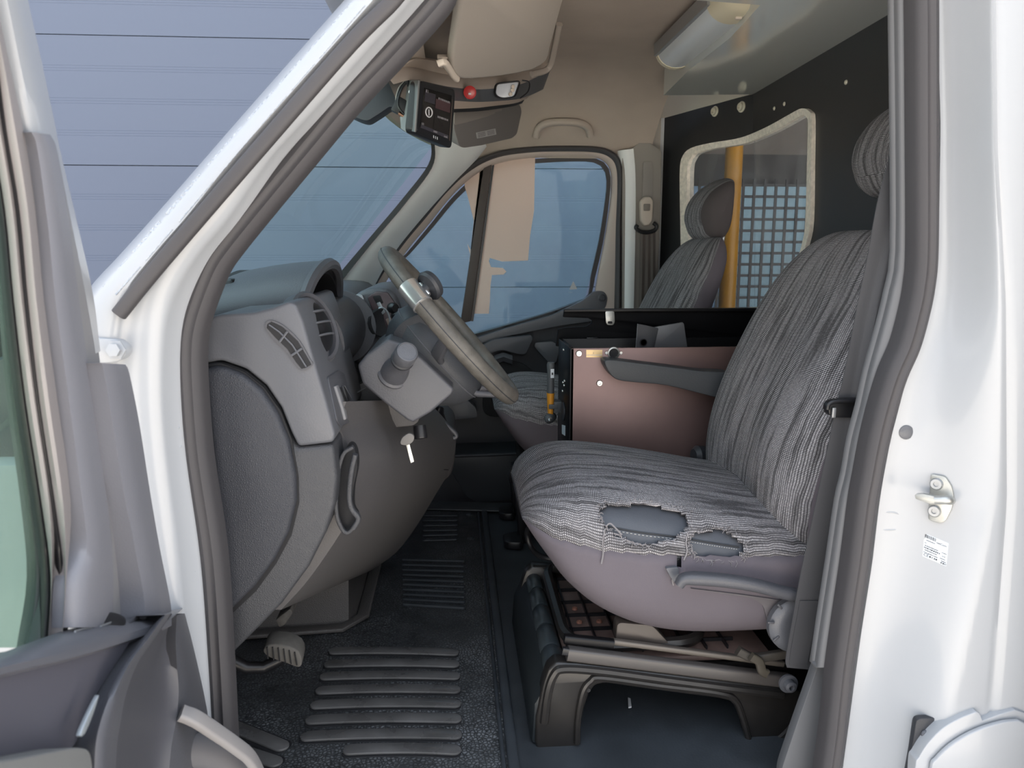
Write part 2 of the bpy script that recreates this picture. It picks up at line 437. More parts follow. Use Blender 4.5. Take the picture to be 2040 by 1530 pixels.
# ---- driver-side body shell seen from outside: hinge pillar, rear pillar, seals
wd = root('wall_driver_side', (0, 1.0, 0), 'white painted body side around the open driver door', 'van body', kind='structure')
rows = [((735, -60), (895, -60)), ((686, 0), (844, 0)), ((600, 97), (752, 105)), ((480, 233), (640, 230)), ((400, 325), (560, 318)), ((317, 420), (480, 438)),
        ((240, 506), (425, 506)), ((176, 577), (382, 583)), ((150, 640), (362, 660)), ((130, 780), (359, 780)), ((130, 910), (369, 910)),
        ((140, 1106), (395, 1106)), ((160, 1312), (412, 1312)), ((200, 1640), (432, 1640))]
L = cr_path([V((*a, 0)) for a, b in rows], 4); Rr = cr_path([V((*b, 0)) for a, b in rows], 4)
us = [(0, 1.13), (.015, 1.06), (.04, 1.02), (.10, .995), (.22, .982), (.36, .980), (.42, .986), (.47, .992), (.60, .992), (.72, .996), (.80, 1.0), (.86, 1.008), (.92, 1.022), (1.0, 1.03), (1.08, 1.045)]
grid = []
for a, b in zip(L, Rr):
    grid.append([Y(*(a+(b-a)*u)[:2], yy) for u, yy in us])
O('hinge_pillar', sheet(grid, (0, .05, 0)), paint, wd, smooth=60)
# pressed oval in the hinge pillar
def emboss(pts, y, h, parent, mat, name='pressing'):
    return O(name, prism(rnd(YS(pts, y), .03, 6), (0, h, 0), abs(h)*.45, 3), mat, parent)
for c in (((358, 852), (338, 853), (324, 862), (324, 880), (338, 889), (362, 890)), ((384, 1097), (345, 1098), (333, 1108), (336, 1128), (350, 1137), (390, 1138))):
    O('pressing', tube(cr_path(YS(c, 1.0275), 4), .0016, 6), paint, wd)
# black strip on the pillar
so = [(810, -60), (769, 0), (700, 65), (515, 274), (298, 525), (225, 619)]; si = [(842, -60), (800, 0), (700, 106), (540, 292), (340, 525), (249, 633)]
cen = [Y((a[0]+b[0])/2, (a[1]+b[1])/2, .980) for a, b in zip(so, si)]
O('weatherstrip', sweep(cr_path(cen, 5), rrect(.0185, .016, .006), up=(0, -1, 0)), rubber, wd)
# reflective tape cells along the outer edge
tp = cr_path([V((*p, 0)) for p in [(700, 5), (600, 118), (480, 253), (317, 440), (195, 583)]], 12)
tq = cr_path([V((*p, 0)) for p in [(728, 12), (628, 128), (508, 266), (345, 458), (222, 600)]], 12)
for k in range(0, 48, 6):
    if k > 44: break
    A0, A1 = tp[k], tp[min(k+5, 48)]; B0, B1 = tq[k], tq[min(k+5, 48)]
    g = []
    for i in range(5):
        a = A0.lerp(A1, i/4); b = B0.lerp(B1, i/4)
        g.append([Y(*a.lerp(b, j/3)[:2], .9945-.0135*j/3) for j in range(4)])
    O('tape_cell', sheet(g, (0, -.0012, .0004)), tape_m, wd, label='reflective tape cell')
# hinge bracket and bolt
br_ = O('hinge_bracket', prism(rnd(YS([(150, 672), (232, 676), (252, 692), (252, 708), (238, 720), (205, 724), (150, 720)], .975), .006, 3), (0, .03, 0), .003), paint, wd)
O('bolt', lathe([(.0125, 0), (.0125, .004), (.0085, .004), (.0085, .011), (0, .012)], Y(232, 697, .974), (0, -1, .1), 6), paint, br_, smooth=20)
# door aperture seal (one loop)
sc_ = [(905, -60), (876, 0), (790, 98), (700, 194), (610, 302), (523, 407), (460, 485), (430, 528), (407, 582), (388, 640), (381, 690), (382, 763), (394, 910), (423, 1106), (437, 1312), (446, 1480), (455, 1600), (520, 1720),
       (1000, 1760), (1580, 1720), (1638, 1620), (1652, 1530), (1663, 1450), (1674, 1346), (1686, 1260), (1707, 1121), (1723, 1000), (1733, 945), (1746, 877), (1763, 808), (1783, 745), (1807, 690), (1824, 630), (1836, 570), (1842, 490), (1842, 250), (1841, 0), (1838, -60), (1800, -200), (1400, -260), (1020, -190)]
sealp = cr_path(YS(sc_, 1.045), 5, True)
seal_prof = [(-.0165, -.02), (-.0165, .004), (-.013, .012), (-.006, .017), (-.002, .0135), (.002, .0135), (.006, .017), (.013, .012), (.0165, .004), (.0165, -.02)]
O('door_seal', sweep(sealp, seal_prof, up=(0, -1, 0), closed=True), rubber, wd, smooth=50)
# rear pillar skin
we = [(-80, 1862), (0, 1863), (250, 1870), (500, 1866), (588, 1857), (637, 1846), (690, 1828), (740, 1806), (808, 1788), (877, 1770), (945, 1757), (1000, 1748), (1120, 1734), (1260, 1712), (1346, 1700), (1450, 1686), (1530, 1675), (1640, 1660)]
gv = [(-80, 1983), (300, 1988), (600, 2004), (1000, 2006), (1346, 1980), (1640, 1950)]
grid = []
for i in range(56):
    py = -70+i*31
    e = lerp_tab(we, py); g = lerp_tab(gv, py)
    low = max(0, min(1, (py-850)/550)); low = low*low*(3-2*low)
    yo = .968-.014*low; pe, pg = Y(e+4, py, 1.042), Y(g-8, py, yo); row = [Y(e-14, py, 1.058), Y(e-3, py, 1.050)]
    for k in range(19):
        t = k/18; tt = min(1, max(0, (t-.12*(1-low))/(.88-.33*low))); tt = tt*tt*(3-2*tt)
        q = pe.lerp(pg, t); q.y = 1.042-(1.042-yo)*tt; q.x += .004*sin(pi*t)+.012*low*sin(pi*t); row.append(q)
    row += [Y(g, py, yo+.003), Y(g+8, py, yo), Y(g+22, py, yo-.002), Y(g+60, py, yo-.004), Y(g+160, py, yo-.006)]
    grid.append(row)
O('rear_pillar', sheet(grid, (0, .05, 0)), paint, wd, smooth=60)
from mathutils.bvhtree import BVHTree
_pv = [p for r in grid for p in r]; _m = len(grid[0])
_pf = [(i*_m+j, i*_m+j+1, (i+1)*_m+j+1, (i+1)*_m+j) for i in range(len(grid)-1) for j in range(_m-1)]
_pb = BVHTree.FromPolygons(_pv, _pf)
def pil(cx, cy):
    '''tangent plane of the pillar skin where a line of sight meets it'''
    loc, n, i, d = _pb.ray_cast(CAM, _ray(cx, cy).normalized())
    if n.dot(loc-CAM) > 0: n = -n
    def f(px, py, lift=0):
        r = _ray(px, py); return CAM+r*((loc+n*lift-CAM).dot(n)/r.dot(n))
    return f, n
f_, n_ = pil(1805, 861); O('plug', lathe([(.0105, 0), (.0105, .0015), (.0085, .0025), (0, .0025)], f_(1805, 861), n_, 20), plastic_mid, wd)
f_, n_ = pil(1773, 1037); O('pressing', tube(cr_path([f_(*p) for p in ((1750, 1020), (1782, 1021), (1794, 1030), (1794, 1046), (1782, 1055), (1747, 1055))], 4), .0013, 6), paint, wd)
# striker
f_, n_ = pil(1876, 992)
st = O('door_striker', prism(rnd([f_(*p) for p in [(1856, 943), (1885, 948), (1898, 968), (1902, 990), (1898, 1012), (1886, 1036), (1876, 1042), (1851, 1034)]], .004, 3), n_*.006, .002), zinc, wd)
O('striker_pin', tube(cr_path([f_(1893, 997, .004), f_(1893, 997, .020), f_(1884, 996, .028), f_(1862, 996, .030)], 5), .0062, 12), zinc, st)
O('striker_blade', prism(rnd([f_(*p, .030) for p in [(1822, 985), (1838, 984), (1866, 990), (1866, 1002), (1852, 1004), (1824, 994)]], .002), -n_*.010, .002), zinc, st)
screw(f_(1866, 964, .006), n_, .0088, alu, st); screw(f_(1862, 1018, .006), n_, .0088, alu, st)
# information sticker (several lines of small print and a bar code)
fs_, ns_ = pil(1864, 1094)
stk = O('information_sticker', prism([fs_(*p) for p in [(1842, 1062), (1890, 1082), (1885, 1128), (1838, 1108)]], ns_*.0006), label_white, None, label='small printed information sticker below the steel striker on the white pillar', cat='sticker')
sa, sb, sc3 = fs_(1842, 1062, .0008), fs_(1890, 1082, .0008), fs_(1838, 1108, .0008)
sr, su = (sb-sa), (sa-sc3)
def spt(u, v): return sa+sr*u-su*v
for k, (u, wd_) in enumerate([(.03, .03), (.08, .02), (.12, .035), (.18, .015), (.22, .02), (.27, .03), (.33, .012), (.36, .03), (.42, .015), (.46, .02)]):
    O('bar', prism([spt(u, .03), spt(u+wd_, .03), spt(u+wd_, .17), spt(u, .17)], ns_*.0002), print_black, stk)
words('print', 'netCom', .0042, spt(.50, .22), sr, su, print_black, stk)
words('print', 'CE', .0058, spt(.02, .95), sr, su, print_black, stk)
for k, (u, v, l, h) in enumerate([(.10, .28, .36, .0011), (.03, .40, .08, .0010), (.05, .52, .55, .0012), (.02, .62, .66, .0018), (.06, .71, .52, .0013), (.02, .81, .62, .0011), (.26, .93, .14, .0022), (.46, .93, .14, .0022), (.76, .52, .20, .0010), (.78, .66, .14, .0010), (.70, .78, .24, .0010), (.76, .88, .20, .0013), (.74, .97, .22, .0020)]):
    dashes(spt(u, v), sr, su, sr.length*l, h, print_black, stk, k)
# flap at the lower rear corner
fl = O('flap_backing', prism(rnd(YS([(1826, 1432), (1920, 1428), (2120, 1400), (2120, 1640), (1790, 1640), (1816, 1500)], .964), .008), (0, .01, 0), .002), plastic_dark, wd)
screw(Y(1843, 1462, .963), (0, -1, 0), .0068, plastic_mid, fl)
def curve_px(pts, y, n=6): return cr_path(YS(pts, y), n)
fo = curve_px([(1822, 1640), (1824, 1530), (1832, 1508), (1850, 1480), (1880, 1450), (1915, 1430), (1946, 1418)], .945)
fo2 = YS([(1952, 1421), (1958, 1436), (1990, 1424), (2022, 1414), (2040, 1420), (2100, 1460), (2120, 1640)], .945)
cap = O('flap_cover', prism(fo+fo2, (0, .02, 0), .004, 3), paint, wd)
fi = curve_px([(1848, 1640), (1850, 1530), (1862, 1505), (1895, 1475), (1940, 1450), (1990, 1434), (2024, 1430)], .943)
O('flap_face', prism(fi+YS([(2045, 1440), (2090, 1480), (2100, 1640)], .943), (0, -.007, 0), .0035, 3), paint, cap)
O('rear_seal', prism(YS([(2028, 1405), (2140, 1380), (2140, 1500), (2040, 1420)], .952), (0, .02, 0), .003), rubber, wd)
# inner trim edge beside the seal and lower kick trim
ti = [(1800, -60), (1800, 0), (1803, 250), (1803, 500), (1790, 580), (1773, 650), (1748, 740), (1733, 808), (1715, 877), (1703, 945), (1690, 1000), (1672, 1121), (1655, 1230), (1640, 1330)]
grid = []
for a, b in cr_path([V((*p, 0)) for p in ti], 3) and [(p.x, p.y) for p in cr_path([V((*p, 0)) for p in ti], 3)]:
    grid.append([Y(a-16, b, 1.085), Y(a-13, b, 1.075), Y(a-6, b, 1.07), Y(a+12, b, 1.066), Y(a+40, b, 1.066)])
O('pillar_trim_edge', sheet(grid, (0, .02, 0)), M('mid_grey_trim', (.15, .15, .155), .55), wd, smooth=50)
kick = O('kick_trim', prism(rnd(YS([(1648, 1250), (1660, 1250), (1660, 1640), (1545, 1640), (1558, 1530), (1585, 1450), (1622, 1346), (1640, 1290)], 1.10), .01), (0, .02, 0), .006), M('kick_grey', (.115, .118, .125), .55), wd)
# inner faces closing the cab behind the pillar
O('inner_pillar_trim', prism([Y(a-2, b, 1.10) for a, b in ti[1:-1]]+YS([(1655, 1600), (2040, 1600), (2040, -60), (1800, -60)], 1.10), (0, .03, 0), 0), plastic_dark, wd)
O('sill', box((.1, 1.06, -.16), (1.9, .12, .22), None, .02), paint, wd)
O('body_lower', box((.1, 1.03, -.42), (2.6, .16, .36), None, .03), paint, wd)

# ---- floor with moulded rubber mat
fl = O('floor', prism([(-.95, 1.06, 0), (.98, 1.06, 0), (.98, 2.58, 0), (-.95, 2.58, 0)], (0, 0, -.04)), floor_smooth, None, kind='structure', label='dark rubber cab floor with moulded ribs', cat='floor')
mo = ZS([(461, 1700), (1048, 1700), (965, 1020), (845, 1012), (700, 1180), (560, 1215), (440, 1250)], .004)
O('floor_mat', prism(mo, (0, 0, -.006), .003), floor_mat_m, fl)
O('mat_edge', sweep([Z(1048, 1700, .006), Z(1024, 1530, .006), Z(965, 1020, .006)], rrect(.02, .012, .005), up=(0, 0, 1)), floor_smooth, fl)
O('mat_edge', sweep([Z(1022, 1700, .006), Z(1004, 1530, .006), Z(953, 1022, .006)], rrect(.008, .010, .004), up=(0, 0, 1)), floor_smooth, fl)
def rib(a, b, w=.020, bow=0.0, mat=rib_mat, h=.006):
    a = Z(*a, .004); b = Z(*b, .004); d = b-a; n = 24; pth = []; ts = [.5-.5*cos(pi*k/n) for k in range(n+1)]
    s = V((-d.y, d.x, 0)).normalized()
    for k in range(n+1):
        t = ts[k]; pth.append(a+d*t+s*bow*(1-(2*t-1)**2))
    # stadium outline
    up = []; dn = []
    for k, p in enumerate(pth):
        t = ts[k]*d.length; e = min(t, d.length-t); r = w/2
        hw = r if e >= r else math.sqrt(max(0, r*r-(r-e)**2))
        up.append(p+s*max(hw, .001)); dn.append(p-s*max(hw, .001))
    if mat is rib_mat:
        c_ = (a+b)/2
        O('rib_groove_shade', prism([p+(p-q).normalized()*.006 for p, q in zip(up, dn)]+[q+(q-p).normalized()*.006 for p, q in zip(up, dn)][::-1], (0, 0, .0016), .0007, 1), dark_in, fl)  # dark raised base paints the shade of the groove round the rib
    return O('rib', prism(up+dn[::-1], (0, 0, h), .0025, 2), mat, fl)
for (a, b) in [((655, 1300), (915, 1303)), ((645, 1326), (916, 1326)), ((637, 1351), (917, 1350)), ((628, 1379), (918, 1377)), ((618, 1408), (919, 1405)), ((608, 1438), (920, 1435)), ((598, 1471), (921, 1467)), ((683, 1498), (919, 1498))]:
    rib(a, b, .028, .006)
rib((440, 1440), (572, 1494), .030); rib((440, 1486), (560, 1525), .028); rib((440, 1530), (540, 1560), .028)
for k in range(10):
    t = k/9
    rib((800-8*(1-t)+10*(1-t), 1205-88*t), (927-2*t, 1212-92*t) if k else (927, 1213), .012*(1-.25*t), 0, floor_smooth, .006)
for k in range(6):
    rib((842, 1078-10*k), (912, 1076-9.5*k), .012, 0, floor_smooth, .005)
for p in ((935, 1026), (938, 1073)):
    O('stud', lathe([(.011, 0), (.011, .003), (.006, .006), (0, .006)], Z(*p, .004), (0, 0, 1), 12), floor_smooth, fl)
O('sill_strip', prism(ZS([(760, 1014), (1060, 1022), (1060, 1006), (760, 998)], .006), (0, 0, .006), .003), M('sill_strip', (.045, .050, .055), .45), fl)
O('paper_scrap', prism([Z(1251, 1392, .004), Z(1256, 1394, .004), Z(1258, 1410, .004), Z(1252, 1411, .004)], (0, 0, .003)), print_white, None, label='tiny white scrap lying on the floor under the driver seat', cat='scrap')
O('floor_under_bulkhead', box((.93, 1.8, -.02), (.16, 1.5, .03)), floor_smooth, fl)
O('front_floor_rise', prism([(-.62, 1.06, 0), (-.95, 1.06, .30), (-.95, 1.06, -.03), (-.62, 1.06, -.03)], (0, 1.5, 0)), plastic_dark, fl)
O('firewall', box((-.95, 1.85, .35), (.03, 1.75, .8)), plastic_dark, fl)
O('far_step', box((0, 2.72, -.12), (2.0, .26, .03)), plastic_dark, fl)

# ---- windscreen
A = Y(857, 296, 2.62); B = Y(690, 510, 2.62); N1 = Y(700, 100, 1.12); N2 = Y(240, 600, 1.12)
far_d = (A-B)/(A.z-B.z); near_d = (N1-N2)/(N1.z-N2.z)
def ws(u, z):
    pn = N1+near_d*(z-N1.z); pf = A+far_d*(z-A.z); p = pn.lerp(pf, u); p.x -= .11*(1-(2*u-1)**2); return p
g = [[ws(j/16, .62+(1.27-.62)*i/10) for j in range(17)] for i in range(11)]
O('window_1', sheet(g, (-.004, 0, .004)), windscreen_m, None, kind='structure', label='tinted windscreen above the dashboard', cat='windscreen', smooth=60)
# body panels that carry on outside the door opening
O('front_wing', box((-1.25, 1.06, .0), (1.45, .05, 1.2), None, .02), paint, wd)
O('rear_side_panel', box((2.05, .985, -.15), (2.45, .04, .95), None, .015), paint, wd)
# ---- passenger side: pillar trims, roof rail, door frame and door
wp = root('wall_passenger_side', (0, 2.8, 0), 'pale trimmed body side around the passenger door', 'van interior side', kind='structure')
def band(name, left, right, y0, y1, mat, parent, nb=5, bulge=.015, th=.03, n=5, yb=None):
    """a curved trim strip between two outlines given at depth y0 (left) and y1 (right)"""
    Lp = cr_path([V((*p, 0)) for p in left], n); Rp = cr_path([V((*p, 0)) for p in right], n)
    g = []
    for a, b in zip(Lp, Rp):
        g.append([Y(*(a.lerp(b, k/nb))[:2], y0+(y1-y0)*k/nb-bulge*(1-(2*k/nb-1)**2)) for k in range(nb+1)])
    return O(name, sheet(g, (0, th, 0)), mat, parent, smooth=60)
# windscreen edge seal + front pillar trim
band('windscreen_seal', [(846, 250), (858, 285), (853, 328), (800, 398), (735, 475), (676, 545), (600, 640)], [(856, 250), (866, 288), (860, 334), (808, 404), (742, 482), (686, 552), (612, 650)], 2.60, 2.60, plastic_black, wp, 2, 0, .02)
band('front_pillar_trim', [(862, 270), (864, 300), (858, 336), (806, 405), (742, 482), (684, 552), (600, 660)], [(975, 285), (945, 322), (896, 372), (836, 440), (788, 500), (748, 565), (700, 680)], 2.62, 2.745, beige_light, wp, 6, .03, .04)
# door aperture: dark seal outside, pale flange, black inner seal
ap_o = [(720, 610), (742, 555), (790, 485), (840, 425), (885, 372), (935, 328), (990, 302), (1060, 292), (1130, 290), (1190, 292), (1222, 303), (1238, 325), (1241, 370), (1238, 450), (1238, 560), (1236, 640)]
ap_1 = [(733, 612), (754, 560), (800, 492), (848, 434), (892, 381), (940, 338), (992, 313), (1060, 303), (1130, 301), (1186, 303), (1214, 312), (1228, 331), (1231, 372), (1228, 450), (1226, 560), (1224, 640)]
ap_2 = [(746, 616), (766, 566), (810, 500), (856, 444), (898, 392), (944, 350), (994, 325), (1060, 314), (1130, 311), (1180, 312), (1204, 320), (1217, 338), (1220, 375), (1207, 470), (1190, 560), (1178, 640)]
n0 = [V((*p, 0)) for p in ap_o]
band('aperture_seal', ap_o, ap_1, 2.755, 2.765, rubber, wp, 3, .012, .03)
# roof side rail and header around the aperture (headliner colour) : from the aperture up to the ceiling edge
dr = root('door_2', (0, 2.82, 0), 'closed passenger door with tinted window seen from inside the cab', 'door', kind='structure')
band('window_flange', ap_1, ap_2, 2.775, 2.79, M('pinkish_flange', (.50, .42, .37), .45), dr, 3, .004, .02)
# window glass outline, black gasket
gl = [(748, 690), (770, 600), (788, 530), (812, 502), (858, 446), (900, 394), (946, 352), (995, 327), (1060, 317), (1130, 314), (1180, 315), (1202, 322), (1214, 339), (1216, 376), (1204, 470), (1186, 550), (1168, 600), (1080, 632), (1000, 655), (930, 676), (850, 705)]
glp = YS(gl, 2.80)
inn = [Y(*(V((*p, 0))+(V((1030, 480, 0))-V((*p, 0))).normalized()*(9 if p[1] < 600 else 5))[:2], 2.80) for p in gl]
O('window_gasket', plate(resamp(cr_path(glp, 4, True), 84), resamp(cr_path(inn, 4, True), 84), (0, .012, 0)), rubber, dr)
O('window_glass', prism(inn, (0, .004, 0)), side_glass_m, dr)
O('window_divider', prism(YS([(965, 322), (981, 318), (938, 640), (917, 645)], 2.785), (0, .02, 0), .003), M('divider_brown', (.075, .058, .052), .6), dr)
O('divider_edge', prism(YS([(982, 318), (986, 318), (943, 640), (938, 640)], 2.79), (0, .012, 0)), plastic_black, dr)
# triangle sticker in the lower rear corner of the glass
O('triangle_mark', prism(YS([(1142, 560), (1150, 576), (1134, 577)], 2.797), (0, -.0006, 0)), print_white, dr)
words('print', '----', .012, Y(1132, 584, 2.797), (1, 0, 0), (0, 0, 1), print_white, dr)
# torn sheet of paper stuck on the outside of the glass
pm = bpy.data.materials.new('pale_paper'); pm.use_nodes = True; nt = pm.node_tree; nt.nodes.clear()
o_ = nd(nt, 'ShaderNodeOutputMaterial'); d_ = nd(nt, 'ShaderNodeBsdfDiffuse'); t_ = nd(nt, 'ShaderNodeBsdfTranslucent'); x_ = nd(nt, 'ShaderNodeMixShader')
d_.inputs[0].default_value = (.97, .80, .70, 1); t_.inputs[0].default_value = (1, .86, .76, 1); x_.inputs[0].default_value = .5
nt.links.new(d_.outputs[0], x_.inputs[1]); nt.links.new(t_.outputs[0], x_.inputs[2]); nt.links.new(x_.outputs[0], o_.inputs[0])
pr = root('paper_sheet', Y(1000, 420, 2.796), 'torn pale peach paper sheet stuck on the passenger window', 'paper')
O('large_piece', prism(YS([(960, 312), (1066, 312), (1064, 420), (1056, 470), (1052, 519), (1000, 521), (976, 514), (974, 520), (978, 532), (1002, 534), (1009, 541), (1003, 547), (980, 548), (977, 570), (976, 600), (974, 625), (945, 625), (946, 590), (940, 560), (935, 520)], 2.796), (0, .001, 0)), pm, pr)
O('small_piece', prism(YS([(924, 345), (970, 318), (962, 400), (948, 470), (941, 505), (938, 495), (944, 440), (934, 400), (926, 372)], 2.796), (0, .001, 0)), pm, pr)
O('sliver', prism(YS([(931, 485), (937, 497), (936, 506)], 2.796), (0, .001, 0)), pm, pr)
# door panel
O('door_skin', prism(YS([(640, 720), (760, 700), (850, 700), (930, 670), (1080, 628), (1180, 592), (1196, 578), (1212, 588), (1210, 610), (1180, 640), (1300, 640), (1300, 1090), (640, 1090)], 2.80), (0, .05, 0)), plastic_dark, dr)
O('belt_trim', prism(rnd(YS([(800, 715), (925, 681), (1005, 655), (1100, 628), (1160, 600), (1185, 580), (1203, 580), (1211, 592), (1207, 612), (1180, 640), (1110, 650), (1000, 672), (930, 692), (840, 730)], 2.775), .012), (0, .03, 0), .008, 3), plastic_mid, dr)
O('bolt_cap', lathe([(.014, 0), (.014, .004), (.010, .006), (.009, .003), (0, .003)], Y(1199, 593, 2.774), (0, -1, 0), 16), plastic, dr)
O('armrest_sweep', prism(rnd(YS([(925, 705), (985, 676), (1058, 668), (1062, 675), (1047, 707), (1030, 705), (1000, 697), (975, 705), (950, 725)], 2.745), .012), (0, .05, 0), .010, 3), plastic, dr)
O('handle_cup', sheet([[Y(985+k*9, 702+abs(k-2)*3+j*9, 2.76-.015*(j % 2)) for k in range(5)] for j in range(3)], (0, .02, 0)), plastic_mid, dr)
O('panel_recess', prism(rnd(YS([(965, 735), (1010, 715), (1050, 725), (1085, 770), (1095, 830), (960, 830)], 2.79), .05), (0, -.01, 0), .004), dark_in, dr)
O('speaker_panel', prism(rnd(YS([(1066, 682), (1100, 680), (1115, 690), (1108, 720), (1098, 728), (1064, 690)], 2.775), .006), (0, -.008, 0), .003), plastic_mid, dr)
O('grey_pad', prism(rnd(YS([(884, 800), (905, 786), (925, 790), (950, 815), (952, 832), (884, 838)], 2.72), .012), (0, .08, 0), .008, 3), plastic_mid, dr)
O('trim_swoosh', prism(rnd(YS([(900, 790), (915, 762), (1000, 770), (1090, 790), (1090, 800), (960, 785)], 2.76), .01), (0, .04, 0), .006), plastic, dr)
pk = [(895, 909), (1060, 903), (1062, 995), (950, 1002), (930, 990), (905, 950), (890, 925)]
O('door_pocket', prism(rnd(YS(pk, 2.62), .02), (0, .18, 0), .012, 3), M('pocket_plastic', (.022, .026, .031), .5), dr)
O('pocket_lip', tube([Y(897, 909, 2.62), Y(980, 906, 2.62), Y(1062, 902, 2.62)], .006, 8), plastic_dark, dr)

# ---- passenger B pillar trim
bp = O('rear_pillar_trim', prism(rnd(YS([(1240, 310), (1284, 277), (1318, 300), (1316, 420), (1306, 640), (1240, 640)], 2.745), .01), (0, .10, 0), .02, 3), M('pillar_taupe', (.27, .25, .225), .6), wp)
band('rear_pillar_edge', [(1232, 300), (1240, 350), (1240, 450), (1239, 640)], [(1262, 296), (1266, 350), (1266, 450), (1262, 640)], 2.755, 2.735, beige_light, wp, 4, .01, .05)
O('belt_slot', prism(rnd(YS([(1281, 325), (1285, 322), (1298, 322), (1300, 326), (1299, 400), (1279, 400)], 2.743), .005), (0, -.004, 0), .002), M('pillar_taupe2', (.25, .23, .21), .6), wp)
wpr = root('passenger_seat_belt', Y(1290, 600, 2.68), 'brown-grey seat belt hanging from the passenger pillar guide', 'seat belt')
bg_ = O('guide_cover', prism(rnd(YS([(1276, 400), (1284, 392), (1296, 392), (1302, 400), (1300, 440), (1294, 449), (1284, 450), (1277, 440)], 2.715), .006), (0, .03, 0), .006, 3), beige, wpr)
O('guide_button', prism(rnd(YS([(1283, 406), (1296, 406), (1295, 420), (1283, 420)], 2.709), .004), (0, .01, 0), .002), M('guide_dark', (.20, .175, .15), .5), bg_)
O('guide_loop', tube(cr_path([Y(1270, 448, 2.715), Y(1267, 454, 2.715), Y(1276, 461, 2.715), Y(1290, 463, 2.715), Y(1305, 458, 2.715), Y(1308, 450, 2.715), Y(1302, 444, 2.715)], 5), .007, 8), plastic_black, wpr)
g = [[Y(1276+(1306-1276)*j/6-(i/8)*(4 if j < 3 else 1), 458+i*24, 2.728-.004*(j % 2)) for j in range(7)] for i in range(9)]
O('webbing', sheet(g, (0, .003, 0)), belt_brown, wpr)

# ---- ceiling: headliner shell
def cz(x, y):
    """headliner height over the cab"""
    z = 1.425
    f = max(0, min(1, (.20-x)/.40)); z -= .16*f*f*(3-2*f)         # falls towards the windscreen
    e = max(0, (y-2.30)/.50); z -= .235*min(1, e)**2.2
    e2 = max(0, (1.22-y)/.2); z -= .10*min(1, e2)**2
    return z
ys = [1.04+k*.045 for k in range(40)]
g = []
for yy in ys:
    u = max(0, min(1, (yy-1.12)/1.5)); xa = ws(u, 1.25).x+.02
    f = max(0, min(1, (yy-2.30)/.12)); xa = xa*(1-f)+.03*f; xb = 1.06*(1-f)+.70*f
    xs = [xa+(xb-xa)*k/28 for k in range(29)]
    g.append([V((x, yy, cz(x, yy)-(.010 if .20 < x < .25 and yy < 2.4 else 0))) for x in xs])
ce = O('ceiling', sheet(g, (0, 0, .03)), headliner, None, kind='structure', label='taupe cloth headliner over the cab', cat='ceiling', smooth=70)
# side cove from headliner down to the door aperture
ap_t = [(862, 292), (885, 300), (905, 330), (940, 318), (990, 297), (1060, 288), (1130, 286), (1190, 288), (1224, 300)]
hp = [(850, 278), (862, 262), (880, 255), (920, 250), (985, 232), (1060, 215), (1130, 205), (1200, 205), (1260, 212)]
La = cr_path([V((*p, 0)) for p in ap_t], 4); Lb = cr_path([V((*p, 0)) for p in hp], 4)
g = []
for a, b in zip(La, Lb):
    g.append([Y(*(a.lerp(b, k/6))[:2], 2.765-.10*(k/6)**1.6) for k in range(7)])
O('side_cove', sheet(g, (0, .03, .02)), headliner, ce, smooth=70)
# header panel above windscreen
g = []
for j in range(14):
    u = j/13; y = 1.06+(2.66-1.06)*u
    top = ws(u, 1.27); low = ws(u, 1.215)
    g.append([V((low.x-.01, y, 1.218)), V((low.x+.015, y, 1.220)), V((-.07, y, 1.232)), V((-.05, y, 1.25)), V((-.10, y, 1.29)), V((min(-.10, top.x+.015), y, 1.285))])
O('windscreen_header', sheet(g, (-.01, 0, .03)), headliner, ce, smooth=60)
# grab handle
gh = cr_path([Y(1068, 273, 2.70), Y(1072, 258, 2.685), Y(1088, 246, 2.66), Y(1122, 243, 2.652), Y(1156, 246, 2.66), Y(1172, 257, 2.685), Y(1176, 272, 2.70)], 5)
hd = O('grab_handle', sweep(gh, rrect(.022, .024, .008), up=(0, -1, .2)), M('handle_taupe', (.40, .345, .295), .55), ce)
# outer roof skin
O('roof_skin', box((.35, 1.9, 1.52), (1.35, 1.84, .04), None, .02), paint, ce)
# glossy rear roof panel with cream fascia
GZ = 1.335
e1, e2, e3 = Z(1500, 188, GZ), Z(1785, 20, GZ), Z(1322, 190, GZ)
e2x = e2+(e2-e1)*.35
O('rear_roof_panel', prism([e3, e1, e2x, V((e2x.x, e2x.y, GZ)), V((.45, e2x.y, GZ)), V((.45, 1.5, GZ)), Z(1515, 10, GZ), Z(1455, 75, GZ), Z(1372, 140, GZ)], (0, 0, .084)), gloss_panel, ce)

O('corner_fill', box((.72, 2.83, 1.25), (.30, .02, .60)), M('cream_corner', (.50, .46, .40), .55), ce)
# ---- black partition behind the seats
wr = root('wall_rear', (.86, 2.0, 0), 'black partition wall behind the seats with an angular window', 'partition', kind='structure')
b_fold = e1.copy()                                   # fold line
b_far = Y(1324, 234, 2.80)
b_near = V((e2x.x, e2x.y, GZ))
x_f, y_f = b_fold.x, b_fold.y
x_r, y_r = b_far.x, 2.80
def onfar(px, py):
    """point on the angled far leaf of the partition"""
    d = _ray(px, py); a = V((x_f, y_f, 0)); t = V((x_r-x_f, y_r-y_f, 0)); n = V((t.y, -t.x, 0))
    s = (a-CAM).dot(n)/d.dot(n); return CAM+d*s
tn = V((e2.x-x_f, e2.y-y_f, 0))
def onnear(px, py):
    d = _ray(px, py); a = V((x_f, y_f, 0)); n = V((tn.y, -tn.x, 0))
    s = (a-CAM).dot(n)/d.dot(n); return CAM+d*s
def part_pt(px, py): return onfar(px, py) if px < 1500 else onnear(px, py)
